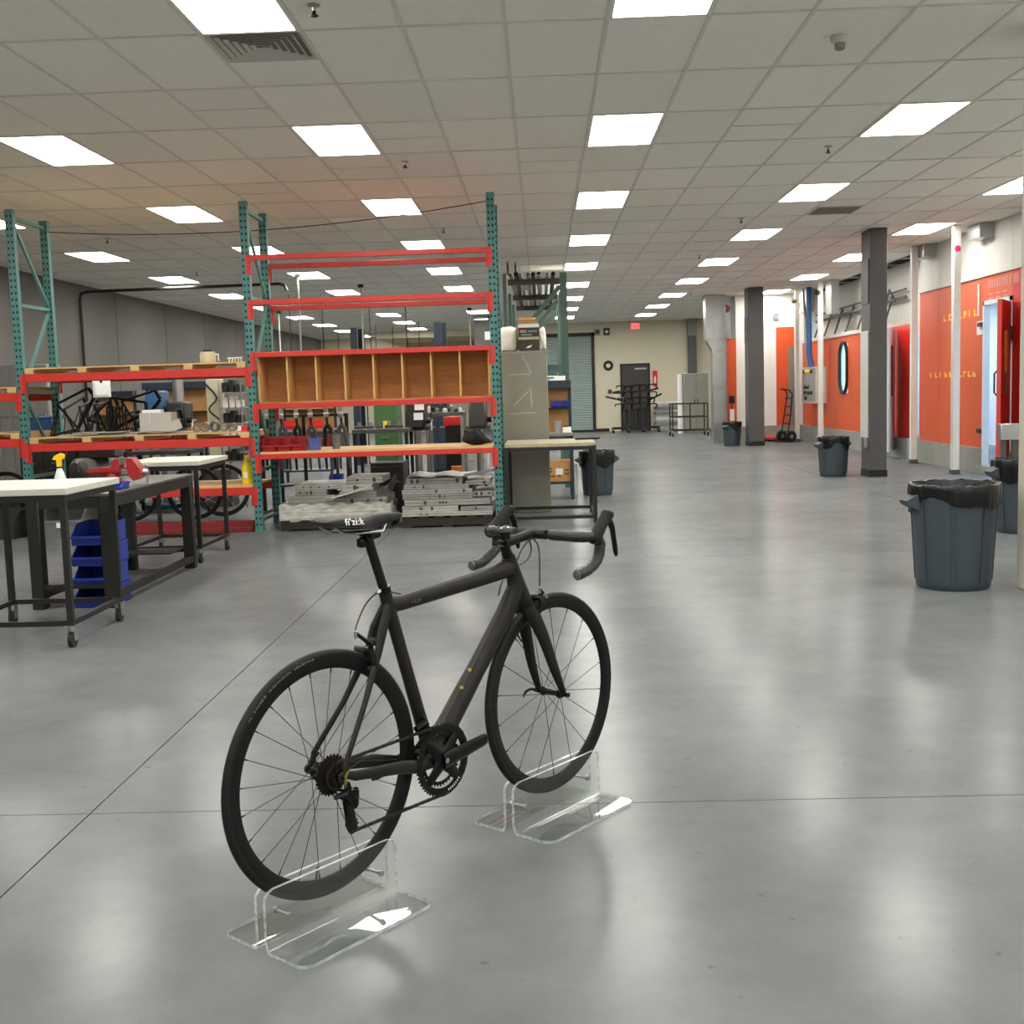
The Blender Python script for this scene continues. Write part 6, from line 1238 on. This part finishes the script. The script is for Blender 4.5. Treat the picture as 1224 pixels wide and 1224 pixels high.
for k, (px, py) in enumerate(((384, 350), (441, 368), (484, 360), (345, 352), (404, 395), (449, 389), (469, 390), (500, 384), (521, 388), (487, 398))):
    p = C(px, py); t = thing('extension_lead', 'thin black power cord hanging from the ceiling behind the rack', 'cord', (p.x, p.y, 1.3), 0, 'hanging power cords'); M().tube([(0, 0, CEIL-1.304), (.02*sin(k), 0, .8), (.03*cos(k), 0, .05)], .012, 5).build('cord', blackp, t); M().cyl((.03*cos(k), 0, .06), (.03*cos(k), 0, 0), .03, n=8).build('socket', dark, t)
t = thing('far_hoist', 'dark grey overhead box with a lit window strip near the far wall', 'housing', (D(585, 400, 34).x, 34, D(585, 420, 34).z)); M().box(-.42, .36, -.3, .3, 0, .9).build('housing', dgrey, t); M().box(-.12, .34, -.31, -.3, .32, .55).build('panel', paper, t); M().box(-.03, .03, -.03, .03, .9, CEIL-t.location.z-.004).box(-.02, .02, -.02, .02, -t.location.z, 0).build('post', dgrey, t)

# dense rows of dark frames and bins on tables behind the open bay
tb4, z4 = table(86, 138, 14.5, .98, 'dark table crowded with bicycle frames behind the open bay', .55, mat('dark_bench', (60, 58, 56)))
for k in range(4):
    px = 92+k*12.5; carbon_frame((X(px, 14.6), 14.55+.05*(k % 3), z4+.03), radians(76+5*(k % 3)), -.25+.12*(k % 3), 'black bicycle frame in the crowded row behind the open bay', .85, 'frames crowded on the dark table')
for k in range(4):
    px = 148+k*17; carbon_frame((X(px, 14.85), 14.85, z3+.03), radians(70+8*(k % 3)), .1*(k % 3)-.1, 'black bicycle frame standing on the steel table behind the middle deck', .9, 'frames on the steel table')
for k, (px, c_, Y) in enumerate(((84, cred, 14.2), (92, card, 14.25), (112, mat('orange_plastic', (214, 120, 50)), 14.3), (126, darkred, 14.2))):
    pass
for k, (px, c_) in enumerate(((-6, dark), (19, navy), (44, dark), (68, dgrey))):
    t = thing('storage_crate', ['black crate on the floor under the outer deck', 'navy crate on the floor near the teal post', 'black crate beside the navy crate on the floor', 'dark grey crate on the floor by the compressor'][k], 'crate', (X(px, 13.55+.02*k)-.1+.03*k, 13.55+.02*k, 0)); M().box(-.11, .11, -.16, .16, 0, .34+.05*(k % 2), .008).build('body', c_, t); M().box(-.12, .12, -.17, .17, .3+.05*(k % 2), .34+.05*(k % 2)).build('rim', c_, t)

table(322, 418, 15.4, .72, 'long low steel table under the fork rail', .5)
for k in range(6):
    px = 328+k*15; t = thing('parts_crate', 'dark parts crate on the long low table behind the forks', 'crate', (X(px, 15.6)+.02, 15.65, .7205), 0, 'crates on the long low table'); c_ = [dark, dgrey, navy, dark, darkred, dgrey][k]
    M().box(-.065, .065, -.14, .14, 0, .16+.03*(k % 3), .006).build('body', c_, t); M().box(-.07, .07, -.145, .145, .13+.03*(k % 3), .16+.03*(k % 3)).build('rim', c_, t)
